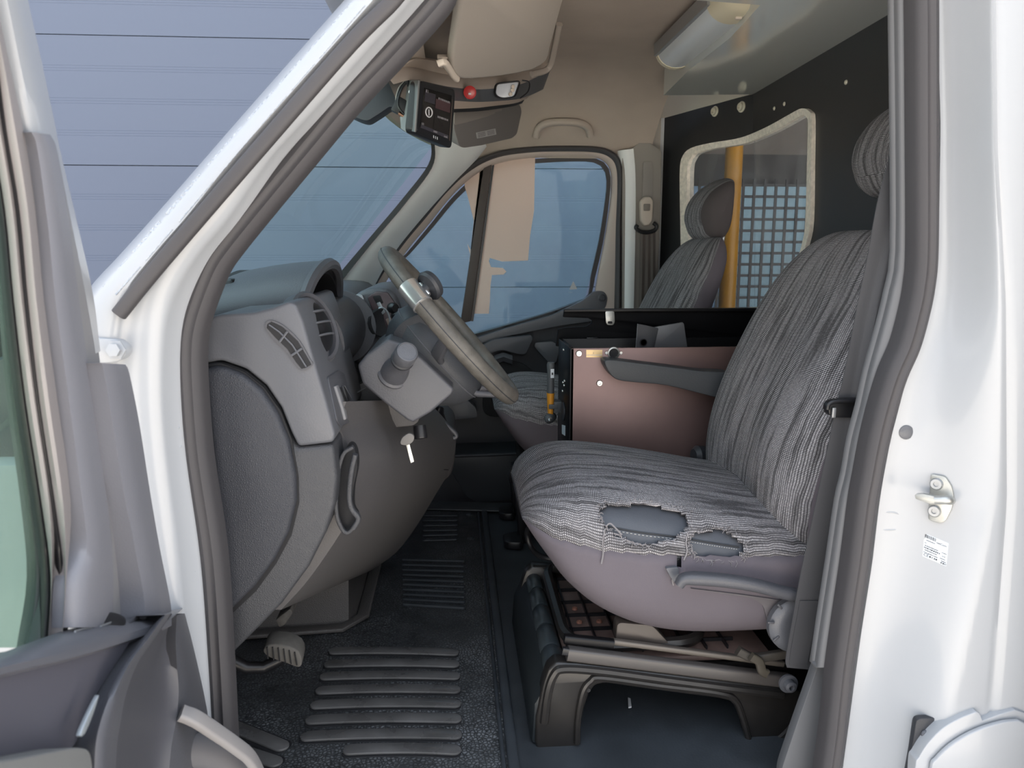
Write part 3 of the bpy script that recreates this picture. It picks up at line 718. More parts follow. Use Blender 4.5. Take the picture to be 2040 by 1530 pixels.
# window outline (outer gasket edge) in both leaves
win_far = [(1500, 278), (1480, 272)]
wo_ = [(1362, 640), (1362, 520), (1360, 400), (1360, 335), (1366, 310), (1382, 295), (1420, 285), (1470, 277), (1500, 268), (1540, 250), (1585, 225), (1605, 216), (1620, 222), (1625, 240), (1624, 330), (1622, 440), (1614, 485), (1600, 530), (1575, 580), (1555, 608), (1540, 630), (1500, 632), (1440, 640)]
wi_ = [(1374, 640), (1374, 520), (1372, 400), (1373, 335), (1378, 318), (1388, 306), (1424, 296), (1472, 289), (1500, 281), (1543, 262), (1586, 238), (1604, 229), (1611, 234), (1614, 248), (1612, 330), (1609, 440), (1603, 482), (1590, 524), (1566, 574), (1548, 600), (1534, 610), (1500, 612), (1440, 620)]
wo3 = [part_pt(*p) for p in wo_]; wi3 = [part_pt(*p) for p in wi_]
nf = V((-(y_f-y_r), 0, 0))
zl = -.03
# far leaf: split in strips around the hole
f0 = lambda t, z: V((x_f+(x_r-x_f)*t, y_f+(y_r-y_f)*t, z))
n0_ = lambda t, z: V((x_f+tn.x*t, y_f+tn.y*t, z))
fold_t = onfar(1500, 268); fold_b = onfar(1500, 632)
# order along hole from fold_t (top) leftwards and down to fold_b
fh = [fold_t]+[part_pt(*p) for p in reversed(wo_[:8])]+[part_pt(*wo_[22]), fold_b]
far_poly = [onfar(1500, 188), onfar(1412, 210), onfar(1324, 234), f0(1.0, zl), f0(0, zl)]+fh[::-1]
th_f = V((.016, 0, 0))
O('partition_leaf', prism(far_poly, th_f), black_panel, wr)
nh = [fold_t]+[part_pt(*p) for p in wo_[9:21]]+[fold_b]
near_poly = [onfar(1500, 188)]+nh+[n0_(0, zl), n0_(1.9, zl), n0_(1.9, GZ)]
O('partition_leaf', prism(near_poly, th_f), black_panel, wr)
bl = cr_path(wo3, 3, True); il = cr_path(wi3, 3, True)
gp = O('window_gasket', plate([p+V((-.010, 0, 0)) for p in bl], [p+V((-.006, 0, 0)) for p in il], (.024, 0, 0), .003), gasket, wr)
pn = [part_pt(*p) for p in wi_]
mid = [i for i, p in enumerate(wi_) if p[0] == 1500]
O('pane', prism([q+V((.004, 0, 0)) for p, q in zip(wi_, wi3) if p[0] <= 1500], (.003, 0, 0)), pane_m, wr)
O('pane', prism([q+V((.004, 0, 0)) for p, q in zip(wi_, wi3) if p[0] >= 1500], (.003, 0, 0)), pane_m, wr)
# cream fascia between roof panel and far leaf
O('cream_fascia', prism([onfar(1500, 187)+V((-.003, 0, 0)), onfar(1324, 235)+V((-.003, 0, 0)), Y(1300, 235, 2.80), Y(1318, 188, 2.80)], (.012, 0, 0)), M('cream_fascia', (.52, .48, .41), .5), wr)
O('cream_edge', prism([onfar(1324, 234), onfar(1310, 640), onfar(1300, 640), onfar(1300, 230)], (.012, -.002, 0), .003), beige_light, wr)
bolt_cream = M('bolt_cream', (.70, .66, .54), .35, metal=.3)
fnrm = V((-(y_r-y_f), (x_r-x_f), 0)).normalized(); nnrm = V((tn.y, -tn.x, 0)).normalized()
for p in ((1425, 222), (1478, 213)):
    q = onfar(*p); bo = O('bolt', lathe([(.0165, 0), (.0165, .003), (.0125, .004), (.0115, .010), (.006, .011), (.005, .005), (0, .005)], q, fnrm, 18), bolt_cream, wr)
for p in ((1543, 216), (1563, 207), (1686, 164), (1763, 239)):
    screw(onnear(*p), (-1, 0, 0), .0055, bolt_cream, wr)

# ---- load compartment behind the partition
lw = root('wall_load_side', (2.0, 2.85, 0), 'load compartment side with dark upper trim beyond the partition', 'load bay', kind='structure')
def wallrect(x0, x1, z0, z1, mat, name): return O(name, box(((x0+x1)/2, 2.86, (z0+z1)/2), (x1-x0, .03, z1-z0)), mat, lw)
load_dark = M('load_trim_dark', (.035, .035, .037), .6); load_grey = M('load_trim_grey', (.17, .15, .135), .7)
wz0, wz1 = .52, 1.115
wallrect(.79, 3.2, -.1, wz0, load_dark, 'lower_trim'); wallrect(.79, 3.2, wz1, 1.22, load_dark, 'upper_trim'); wallrect(.79, 3.2, 1.22, 1.5, load_grey, 'roof_side')
wallrect(.79, .80, wz0, wz1, load_dark, 'front_post'); wallrect(1.78, 3.2, wz0, wz1, load_dark, 'rear_post')
O('load_roof', box((2.0, 1.95, 1.46), (2.3, 1.85, .03)), load_grey, lw)
O('load_floor', box((2.0, 1.95, -.02), (2.1, 1.85, .03)), floor_smooth, lw)
O('load_rear', box((3.15, 1.95, .7), (.03, 1.85, 1.6)), load_grey, lw)
wn = O('window_3', box((1.30, 2.875, (wz0+wz1)/2), (1.0, .005, wz1-wz0)), side_glass_m, None, kind='structure', label='load bay side window behind the wire guard', cat='window')
gd = root('window_guard', (1.5, 2.80, .55), 'black square-mesh guard in front of the load bay window', 'window guard')
for k in range(24):
    O('bar', box((.815+k*.041, 2.82, .83), (.010, .005, .60)), plastic_black, gd)
for k in range(15):
    O('bar', box((1.29, 2.824, .535+k*.041), (.98, .005, .010)), plastic_black, gd)
pc = Y(1458, 400, 2.62)
O('grab_pole', lathe([(.029, -.02), (.029, .4), (.029, .9), (.029, 1.44)], (pc.x, pc.y, 0), (0, 0, 1), 20), yellow_m, None, label='yellow vertical grab pole seen through the partition window', cat='pole')
# ================================================================ dashboard
db = root('dashboard', (-.4, 1.5, .4), 'charcoal dashboard with side vent, instrument hood and lower knee panel', 'dashboard')
# upper end block with side face and rear-facing edge
up_out = [(398, 726), (398, 650), (408, 634), (440, 626), (505, 622), (545, 612), (575, 600), (590, 606), (604, 640), (618, 690), (634, 745), (652, 805), (668, 866), (664, 882), (594, 890), (580, 862), (560, 812), (530, 768), (490, 735), (440, 718)]
O('upper_end', prism(YS(up_out, 1.115), (0, .34, 0), .014, 4), plastic_mid, db)
# lower side: band and fuse-box cover
lo_out = [(400, 724), (440, 722), (488, 739), (526, 770), (556, 815), (576, 866), (590, 892), (664, 884), (672, 950), (667, 1005), (650, 1060), (615, 1130), (560, 1205), (510, 1256), (458, 1308), (452, 1230), (430, 1000), (410, 800)]
O('lower_end', prism(YS(lo_out, 1.118), (0, .12, 0), .008, 3), M('side_band_plastic', (.050, .051, .056), .48, bump=('cells', 330, .4)), db)
fc = [(404, 734), (440, 730), (482, 746), (520, 778), (552, 825), (574, 880), (588, 950), (589, 1000), (574, 1062), (545, 1118), (505, 1172), (450, 1226), (430, 1010), (412, 830)]
O('fuse_cover', prism(YS(fc, 1.104), (0, .02, 0), .009, 3), plastic_grain, db)
O('cover_gap', prism(YS([(400, 728), (442, 724), (487, 741), (526, 772), (560, 820), (582, 877), (595, 950), (596, 1002), (581, 1066), (551, 1122), (510, 1178), (448, 1236), (430, 1010), (408, 830)], 1.1165), (0, .004, 0)), dark_in, db)
# side demister vent
dv = [(528, 650), (538, 638), (564, 648), (596, 678), (616, 712), (623, 727), (601, 738), (586, 724), (568, 698), (544, 675)]
dvc = cr_path(YS(dv, 1.112), 3, True)
dvi = cr_path(YS([(532, 651), (540, 642), (562, 652), (593, 681), (612, 714), (618, 726), (602, 734), (590, 721), (572, 694), (548, 671)], 1.112), 3, True)
v_ = O('side_vent', plate(dvc, dvi, (0, .006, 0), .001), plastic, db)
O('vent_shade', sheet([YS([(531, 653), (548, 672), (572, 695), (590, 722), (601, 735)], 1.111), YS([(540, 641), (562, 651), (593, 680), (613, 714), (620, 727)], 1.111)], (0, .002, 0)), dark_in, v_)  # flat dark sheet paints the shade inside the vent opening
O('vent_blade', tube(YS([(536, 647), (556, 661), (582, 687), (602, 718), (610, 731)], 1.110), .0012, 6), plastic_mid, v_)
for a, b in (((573, 660), (557, 681)), ((602, 694), (581, 708))):
    O('vent_blade', tube([Y(*a, 1.110), Y(*b, 1.110)], .0018, 6), plastic_mid, v_)
# dash pad (top) across the cab
def dpt(px, py, y): return Y(px, py, y)
prof = [V((-.72, 0, .70)), V((-.58, 0, .745)), V((-.42, 0, .772)), V((-.33, 0, .775)), V((-.28, 0, .755)), V((-.25, 0, .70)), V((-.24, 0, .60)), V((-.26, 0, .50)), V((-.72, 0, .50))]
rings = []
for k in range(13):
    y = 1.17+(2.70-1.17)*k/12
    dz = -.012*(k == 0)
    rings.append([V((p.x+(.012 if k == 0 and p.x > -.5 else 0)*-1, y, p.z+dz)) for p in cr_path(prof, 3, True)])
O('dash_pad', loft(rings), plastic, db, smooth=50)
# instrument hood
g = []
for i in range(13):
    t = i/12; x = -.62+(.385)*t
    apex = .755+(.858-.755)*(1-(1-t)**1.8); row = []
    for j in range(25):
        a = pi*j/24; yy = 1.475-(.205+.02*(1-t))*cos(a)
        zz = .735+(apex-.735)*(sin(a)**.62)
        row.append(V((x-.02*(1-sin(a))*t, yy, zz)))
    g.append(row)
hood = O('instrument_hood', sheet(g, (0, 0, -.014)), plastic, db, smooth=60)
O('hood_lip', tube([p+V((.002, 0, -.006)) for p in g[-1]], .011, 8), plastic, hood)
g2 = [[V((-.30-.10*i/3, 1.475+(p.y-1.475)*.9, .735+(p.z-.735)*.86)) for p in g[-1]] for i in range(4)]
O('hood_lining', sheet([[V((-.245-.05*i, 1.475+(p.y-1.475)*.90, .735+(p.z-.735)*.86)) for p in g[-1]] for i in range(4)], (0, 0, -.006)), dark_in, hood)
O('cluster_face', prism([V((-.34, 1.30, .70)), V((-.34, 1.65, .70)), V((-.37, 1.62, .83)), V((-.37, 1.33, .83))], (-.02, 0, 0), .004), plastic_black, db)
# ribbed barrel under the hood
bc = Y(652, 668, 1.56); bc.y = 0
rings = []
for k in range(44):
    y = 1.38+.34*k/43; r = .072+(.0012 if k % 2 else 0)
    rings.append([V((bc.x+r*cos(a)*.82, y, bc.z+r*sin(a))) for a in [2*pi*q/28 for q in range(28)]])
O('ribbed_barrel', loft(rings), plastic, db, smooth=25)
O('barrel_rim', lathe([(.070, 0), (.082, 0), (.082, .012), (.074, .016), (0, .016)], (bc.x, 1.715, bc.z), (0, 1, 0), 28), plastic_mid, db)
# centre stack
cs = [(690, 640), (700, 595), (722, 576), (768, 572), (790, 585), (802, 620), (812, 660), (835, 710), (830, 760), (760, 760), (700, 720)]
O('centre_stack', prism(YS(cs, 1.74), (0, .34, 0), .014, 3), plastic, db)
tr = [(705, 590), (722, 588), (727, 612), (738, 640), (740, 665), (728, 690), (708, 705), (695, 708), (712, 690), (722, 665), (720, 640), (710, 615)]
O('silver_trim', prism(cr_path(YS(tr, 1.726), 3, True), (0, .014, 0), .003), silver_trim, db)
fc2 = [(736, 588), (760, 583), (778, 600), (792, 640), (800, 680), (790, 690), (770, 664), (748, 620)]
fp = O('radio_panel', prism(YS([(731, 592), (748, 580), (772, 582), (790, 608), (803, 660), (806, 690), (790, 694), (768, 668), (745, 628)], 1.732), (0, .012, 0), .004), M('radio_plum', (.075, .050, .055), .3), db)
O('stack_vent', lathe([(.030, 0), (.034, .003), (.030, .006), (.020, .002), (0, .001)], Y(760, 643, 1.730), (.5, -1, .1), 20), dark_in, fp)
O('stack_vent_ring', tube([Y(760+17*cos(a), 643+30*sin(a), 1.728) for a in [2*pi*k/24 for k in range(24)]], .002, 6, True), silver_trim, fp)
O('display_bezel', prism(rnd(YS([(742, 590), (757, 588), (764, 604), (750, 606)], 1.730), .003), (0, .004, 0), .001), dark_in, fp)
O('silver_key', prism(rnd(YS([(750, 604), (757, 601), (768, 622), (762, 627)], 1.729), .002), (0, .006, 0), .001), silver_trim, fp)
O('silver_key', prism(rnd(YS([(768, 636), (778, 632), (788, 652), (776, 656)], 1.729), .002), (0, .006, 0), .001), M('stack_tan', (.26, .20, .17), .4), fp)
for c in ((780, 613), (788, 628)):
    O('knob', lathe([(.012, 0), (.012, .014), (.009, .018), (0, .018)], Y(*c, 1.735), (.7, -1, 0), 14), plastic_black, fp)
# passenger part of the dash beyond the stack
O('passenger_dash', prism(YS([(760, 600), (800, 588), (806, 640), (842, 720), (880, 790), (860, 900), (770, 900)], 2.10), (0, .62, 0), .02, 3), plastic_dark, db)
# round vent on the rear-facing edge
vc = Y(627, 652, 1.225); vax = V((.88, -.34, .33)).normalized()
vt = O('round_vent', lathe([(.058, -.02), (.059, .002), (.055, .006), (.050, .004), (.047, -.012), (0, -.016)], vc, vax, 32), plastic, db)
s1 = vax.cross(V((0, 0, 1))).normalized(); u1 = s1.cross(vax).normalized()
O('vent_bowl', lathe([(.047, -.010), (.042, .004), (.028, .012), (0, .014)], vc, vax, 28), plastic_black, vt)
for q in (-.016, .004, .022):
    hw = math.sqrt(.041**2-q*q)
    O('vent_blade', sweep([vc+vax*(.002+.012*cos(pi*t/2))+u1*q+s1*hw*t for t in [-1+.25*k for k in range(9)]], rrect(.010, .0035, .0015), up=u1), plastic_mid, vt)
# switch panel
sp0 = [(650, 752), (672, 738), (683, 745), (697, 800), (700, 830), (692, 843), (676, 850), (668, 838)]
def fpt(px, py):
    """point on the sloping rear edge face of the end block"""
    a = Y(618, 690, 1.115); b = Y(668, 866, 1.115); t = (b-a); n = V((0, 1, 0)).cross(t).normalized()
    d = _ray(px, py); return CAM+d*((a-CAM).dot(n)/d.dot(n))
fn = V((0, 1, 0)).cross(Y(668, 866, 1.115)-Y(618, 690, 1.115)).normalized()
if fn.x < 0: fn = -fn
sw = O('switch_panel', prism(rnd([fpt(*p) for p in sp0], .006), fn*.003, .001), plastic, db)
for a in ([(661, 771), (666, 768), (680, 806), (684, 836), (681, 838), (675, 815)], [(668, 776), (672, 773), (686, 812), (682, 814)], [(676, 770), (679, 770), (690, 800), (686, 806)]):
    O('switch', prism([fpt(*p) for p in a], fn*.007, .0015), plastic_black if a[0][0] > 662 else M('switch_grey', (.20, .20, .21), .4), sw)
O('chrome_line', tube([fpt(677, 771)+fn*.008, fpt(691, 795)+fn*.008], .0009, 6), plastic_mid, sw)
# knee panel from the end block to the tunnel
nearp = [(690, 800), (676, 845), (690, 880), (706, 920), (704, 985), (690, 1040), (650, 1105), (606, 1165), (560, 1215)]
farp = [(846, 795), (880, 828), (906, 866), (906, 900), (893, 942), (868, 985), (830, 1048), (790, 1100), (740, 1136)]
rings = []
for k in range(9):
    t = k/8; y = 1.20+(1.80-1.20)*t; tt = t**.75
    row = []
    for a, b in zip(cr_path([V((*p, 0)) for p in nearp], 3), cr_path([V((*p, 0)) for p in farp], 3)):
        row.append(Y(a.x+(b.x-a.x)*tt, a.y+(b.y-a.y)*tt, y))
    row += [V((row[-1].x-.25, y, row[-1].z+.02)), V((row[0].x-.3, y, row[0].z))]
    rings.append(row)
O('knee_panel', loft(rings), M('knee_plastic', (.092, .087, .088), .46, bump=('noise', 420, .2)), db, smooth=50)
O('column_panel', prism(rnd(YS([(698, 778), (738, 752), (838, 834), (826, 848), (700, 860)], 1.45), .01), (0, .05, 0), .006), bpy.data.materials['knee_plastic'], db)
O('panel_seam', tube([Y(765, 905, 1.36), Y(800, 925, 1.5), Y(840, 932, 1.62), Y(893, 936, 1.78)], .0012, 6), dark_in, db)
screw(Y(764, 910, 1.38), (.5, -.8, 0), .009, plastic_dark, db)
# release handle pocket beside the fuse cover
hpx = [(690, 892), (706, 894), (712, 930), (704, 975), (703, 1015), (712, 1035), (694, 1058), (680, 1050), (672, 1020), (676, 940)]
O('handle_pocket_shade', prism(cr_path(YS(hpx, 1.165), 3, True), (0, .03, 0), .003), dark_in, db)  # solid dark oval, with the shade of the pocket put into its colour
O('release_handle', sweep(cr_path(YS([(708, 905), (700, 940), (696, 985), (700, 1012), (714, 1032), (704, 1052)], 1.15), 5), rrect(.008, .012, .003), up=(0, -1, 0)), bpy.data.materials['side_band_plastic'], db)
O('pocket_rim', sweep(cr_path(YS([(704, 890), (684, 905), (673, 950), (670, 1015), (680, 1050), (694, 1060), (712, 1040)], 1.155), 5), rrect(.006, .01, .002), up=(0, -1, 0)), bpy.data.materials['side_band_plastic'], db)
# tunnel console with tray, grey cup
O('tunnel_console', prism(rnd(YS([(838, 846), (872, 838), (907, 866), (908, 905), (900, 950), (850, 985), (810, 960)], 1.80), .02), (0, .28, 0), .015, 3), M('tunnel_plastic', (.050, .046, .046), .5, bump=('noise', 420, .2)), db)
O('tray_rim', sweep(cr_path(YS([(850, 836), (868, 832), (906, 862), (905, 872), (880, 868), (852, 852)], 1.79), 4, True), rrect(.010, .014, .004), up=(0, -1, 0), closed=True), plastic, db)
O('gear_gaiter', loft([[Y(cx+rx*cos(a), cy+ry*sin(a), 1.86+.03*sin(a)) for a in [2*pi*q/16 for q in range(16)]] for cx, cy, rx, ry in ((868, 850, 26, 10), (870, 838, 20, 9), (872, 826, 14, 7), (876, 815, 9, 5))]), plastic_black, db)
# heater cover on the floor
hb = [Z(560, 1246, 0), Z(720, 1216, 0)]
O('heater_cover', loft([[V((x, y, z)) for x, y in ((-.75, 1.66+i*.0), (hb[1].x-.02+.0*i, 1.70+.02*i), (hb[1].x+.005-.02*i, 1.74+.02*i), (hb[1].x-.01*i, 2.2), (-.75, 2.2))] for i, z in enumerate((-.01, .03, .12, .24))]), kick_mat, db)
O('heater_flange', sweep([V((-.75, 1.645, .012)), V((hb[1].x-.03, 1.685, .012)), V((hb[1].x+.01, 1.74, .012)), V((hb[1].x+.012, 2.2, .012))], rrect(.03, .010, .004), up=(0, 0, 1)), kick_mat, db)

# ================================================================ steering column, stalk, key
sr_ = root('steering_column', Y(800, 830, 1.45), 'charcoal steering column shroud with stalk below the wheel', 'steering column')
# shroud: box with shaped side (seen side outline at its near face)
sh = [(712, 728), (730, 706), (772, 675), (802, 684), (842, 715), (905, 775), (900, 786), (858, 822), (822, 843), (812, 838), (770, 806), (722, 765)]
O('shroud_lower', prism(YS(sh, 1.325), (0, .25, 0), .017, 4), plastic, sr_)
O('shroud_seam', tube(YS([(712, 782), (740, 764), (765, 757)], 1.332), .0012, 6), dark_in, sr_)
# binnacle pad behind the wheel (upper shroud)
O('shroud_upper', prism(rnd(YS([(778, 668), (800, 640), (838, 622), (858, 640), (850, 690), (840, 712), (800, 688)], 1.39), .015), (0, .15, 0), .014, 3), plastic_dark, sr_)
ax = (Y(808, 704, 1.268)-Y(782, 746, 1.335)); so_ = Y(784, 745, 1.337)
Ls = ax.length; ax.normalize()
stl = O('stalk', lathe([(.029, 0), (.029, .004), (.025, .007), (.023, .02), (.020, .03), (.0165, .04), (.0160, Ls-.03)], so_, ax, 24), plastic, sr_)
O('stalk_ring', lathe([(.019, 0), (.020, .002), (.020, .006), (.0175, .008)], so_+ax*(Ls-.03), ax, 24), plastic_dark, stl)
O('stalk_knob', lathe([(.0175, 0), (.0195, .004), (.0195, .022), (.0175, .027), (.0160, .0275), (.0155, .026), (0, .0265)], so_+ax*(Ls-.022), ax, 24), plastic_mid, stl)
ky = root('ignition_key', Y(812, 890, 1.33), 'key with grey plastic head hanging from the ignition lock', 'key')
O('lock_barrel', lathe([(.012, 0), (.013, .02), (.012, .024), (0, .024)], Y(836, 848, 1.40), (.1, -.3, -1), 16), plastic_black, ky)
O('key_head', prism(rnd(YS([(800, 872), (815, 862), (826, 868), (824, 880), (812, 888), (796, 886)], 1.34), .006), (0, .010, 0), .003, 3), M('key_grey', (.16, .15, .14), .5), ky)
O('key_blade', prism(YS([(809, 887), (816, 885), (825, 920), (818, 923)], 1.343), (0, .003, 0), .0008), M('bright_blade', (.85, .83, .75), .25, metal=.6), ky)

# ================================================================ steering wheel
WY = 1.47
T_, B_ = Y(772, 508, WY), Y(1016, 784, WY)
wc = (T_+B_)/2; wu = (T_-B_); WR = wu.length/2; wu.normalize(); wv = V((0, 1, 0)); wn_ = wu.cross(wv).normalized()
if wn_.x < 0: wn_ = -wn_
wh = root('steering_wheel', wc, 'worn charcoal steering wheel with a chrome clamp and spinner knob', 'steering wheel')
rim = [wc+wu*WR*cos(a)+wv*WR*sin(a) for a in [2*pi*k/72 for k in range(72)]]
O('rim', sweep(rim, circ(.0170, 14, .0165), None, True), wheel_mat, wh, smooth=70)
O('rim_seam', tube([p+(p-wc).normalized()*.0166 for p in rim], .0009, 5, True), plastic_dark, wh)
hubc = wc-wn_*.052-wu*.018
def wp2(a, b, d): return hubc+wu*a+wv*b+wn_*d
hubo = [wp2(.100*cos(a)*(1.0 if cos(a) > 0 else 1.1), .100*math.copysign(abs(sin(a))**.8, sin(a)), 0) for a in [2*pi*k/28 for k in range(28)]]
O('hub_pad', loft([[hubc+(p-hubc)*s+wn_*d for p in hubo] for s, d in ((.55, -.075), (.80, -.060), (.98, -.032), (1.05, .0), (1.0, .020), (.85, .034), (.5, .042), (.05, .044))]), M('hub_plastic', (.052, .055, .062), .5, bump=('noise', 420, .2)), wh, smooth=60)
O('hub_rim_line', tube([hubc+(p-hubc)*1.055+wn_*.0 for p in hubo], .0014, 6, True), plastic_mid, wh)
O('hub_back', loft([[hubc+(p-hubc)*s+wn_*d for p in hubo] for s, d in ((.40, -.10), (.5, -.08), (.6, -.04))]), plastic_dark, wh, smooth=60)
for a0, a1 in (((-.01, .08), (0.02, 1)), ((-.01, -.08), (0.02, -1)), ((-.085, .03), (-.95, .3)), ((-.085, -.03), (-.95, -.3))):
    e = V((a1[0], a1[1], 0)).normalized()
    p0 = wp2(a0[0], a0[1], .0); p1 = wc+wu*WR*e.x+wv*WR*e.y
    O('spoke', sweep([p0, p0.lerp(p1, .4)+wn_*-.012, p0.lerp(p1, .8)+wn_*-.004, p1], rrect(.026, .012, .005), up=wn_, scale=[1.2, 1, .85, .8]), plastic, wh)
# chrome clamp + spinner knob on the near upper rim
ang = None
best = min(range(72), key=lambda k: (PX(rim[k])[0]-832)**2+(PX(rim[k])[1]-592)**2+(1e6 if rim[k].y > WY else 0))
cp = rim[best]; tg = (rim[(best+1) % 72]-rim[best-1]).normalized()
cl_ = O('clamp', lathe([(.0172, -.024), (.0190, -.023), (.0190, .023), (.0172, .024)], cp, tg, 24), chrome, wh)
out = (cp-wc).normalized()
kax = (wn_*.9-out*.25+V((0, .35, 0))).normalized()
O('clamp_bolt', lathe([(.004, -.014), (.005, -.012), (.005, .012), (.004, .014)], cp+kax*.021, tg, 10), chrome, cl_)
O('spinner_knob', lathe([(.006, .012), (.008, .026), (.012, .027), (.024, .028), (.027, .033), (.025, .042), (.016, .047), (0, .048)], cp, kax, 26), plastic_dark, wh)

# pedals
pd = root('clutch_pedal', Z(560, 1330, .02), 'grey ribbed clutch pedal pad on a black arm', 'pedal')
pa = [(524, 1300), (530, 1288), (548, 1284), (575, 1288), (596, 1300), (602, 1318), (596, 1331), (570, 1322), (540, 1312)]
O('pad', prism(cr_path(YS(pa, 1.33), 2, True), (0, .035, .01), .006, 2), M('pedal_rubber', (.10, .095, .088), .7, var=(50, .2)), pd)
for k in range(6):
    a = (532+11*k, 1289+1.2*k*k*.35); b = (528+11.5*k+6, 1312+2.6*k)
    O('rib', sweep([Y(*a, 1.328), Y(*b, 1.328)], rrect(.0022, .003, .0008), up=(0, -1, 0)), dark_in, pd)
O('arm', tube([Y(450, 1310, 1.36), Y(490, 1330, 1.36), Y(525, 1330, 1.37), Y(560, 1312, 1.38)], .012, 10), plastic_black, pd)
pb = root('brake_pedal', Y(565, 1250, 1.5), 'small dusty brake pedal half hidden behind the dash end', 'pedal')
O('pad', prism(YS([(548, 1235), (578, 1212), (584, 1222), (568, 1245), (556, 1252)], 1.45), (0, .05, 0), .004), M('dusty_steel', (.10, .095, .09), .6, var=(80, .3)), pb)
O('arm', tube([Y(575, 1216, 1.47), Y(555, 1200, 1.48), Y(530, 1170, 1.48)], .008, 8), plastic_black, pb)
# ================================================================ seats
def T(tab, x): return lerp_tab(tab, x)
def smooth_tab(tab, n=6):
    p = cr_path([V((a, b, 0)) for a, b in tab], n); return [(q.x, q.y) for q in p]
ZT = smooth_tab([(.118, .405), (.135, .437), (.17, .462), (.22, .474), (.30, .470), (.42, .450), (.55, .425), (.68, .41)])
ZB = smooth_tab([(.118, .395), (.135, .366), (.16, .328), (.20, .272), (.26, .220), (.34, .183), (.45, .168), (.68, .175)])
HW = smooth_tab([(.118, .15), (.135, .195), (.17, .228), (.22, .245), (.30, .252), (.45, .255), (.68, .255)])
ZS_ = smooth_tab([(.118, .40), (.135, .398), (.17, .388), (.25, .372), (.35, .362), (.50, .355), (.68, .35)])
def cushion_rings(yc, shrink=0.0, n=74, m1=72, m2=40):
    up, lo = [], []
    for i in range(n):
        t = i/(n-1); x = .118+(.68-.118)*(t**1.25)
        zt, zb, hw = T(ZT, x)-shrink, T(ZB, x)+shrink*.5, T(HW, x)-shrink
        zt = max(zt, zb+.006); zm = (zt+zb)/2; hh = (zt-zb)/2; zs = min(max(T(ZS_, x), zb+.002), zt-.002)
        pts = []
        for k in range(240):
            a = 2*pi*k/240; c, s = cos(a), sin(a)
            e = 2/3.4
            crown = .010*(1-min(1, abs(c))**2) if s > 0 else 0
            yy = yc-hw*math.copysign(abs(c)**e, c)*(1 if s > 0 else (1-.07*abs(s)**2))
            pts.append(V((x, yy, zm+hh*math.copysign(abs(s)**e, s)-(.006*(abs(c)**.5) if s > 0 else 0)+crown*.3)))
        # start at near side (a=0 -> y small)
        idx = [k for k, p in enumerate(pts) if p.z >= zs]
        k0 = min(k for k in idx if k <= 120) if any(k < 60 for k in idx) else 0
        U = [p for k, p in enumerate(pts) if 0 <= k <= 120 and p.z >= zs]
        Ln = [p for k, p in enumerate(pts) if p.z < zs]
        a_ = [p for k, p in enumerate(pts) if k <= 60 and p.z < zs]            # near side below the seam but above mid
        rest = [p for k, p in enumerate(pts) if k >= 180 and p.z < zs]
        mid = [p for k, p in enumerate(pts) if 60 < k < 180 and p.z < zs]
        if not U: U = pts[58:63]
        sA, sB = U[0], U[-1]
        lower = [sB]+mid+rest+a_+[sA]
        up.append(resamp(U, m1, False)); lo.append(resamp(lower, m2, False))
    return up, lo
def grid_mesh(rows, uvswap=False, skip=None):
    bm = bmesh.new(); lay = bm.loops.layers.uv.new('UVMap'); n, m = len(rows), len(rows[0])
    mi = int(n*.5); U = [0]; W = [0]
    for j in range(m-1): U.append(U[-1]+(rows[mi][j+1]-rows[mi][j]).length)
    for i in range(n-1): W.append(W[-1]+(rows[i+1][m//2]-rows[i][m//2]).length)
    vs_ = [[bm.verts.new(p) for p in r] for r in rows]
    for i in range(n-1):
        for j in range(m-1):
            if skip and skip((rows[i][j]+rows[i+1][j+1])/2): continue
            f = bm.faces.new((vs_[i][j], vs_[i][j+1], vs_[i+1][j+1], vs_[i+1][j]))
            for lp, (a, b) in zip(f.loops, ((i, j), (i, j+1), (i+1, j+1), (i+1, j))):
                lp[lay].uv = (W[a], U[b]) if uvswap else (U[b], W[a])
    return bm
H1 = [(1195, 1012), (1212, 1006), (1260, 1004), (1320, 1010), (1356, 1020), (1371, 1034), (1366, 1058), (1340, 1076), (1300, 1086), (1262, 1080), (1225, 1066), (1204, 1050), (1194, 1032)]
H2 = [(1370, 1086), (1374, 1068), (1400, 1057), (1432, 1054), (1460, 1064), (1480, 1088), (1478, 1104), (1462, 1114), (1420, 1113), (1382, 1106)]
H3 = [(1318, 1128), (1344, 1120), (1352, 1114), (1356, 1104), (1358, 1122), (1354, 1136), (1330, 1136)]
def solidify(o, t, off=-1):
    md = o.modifiers.new('thickness', 'SOLIDIFY'); md.thickness = t; md.offset = off
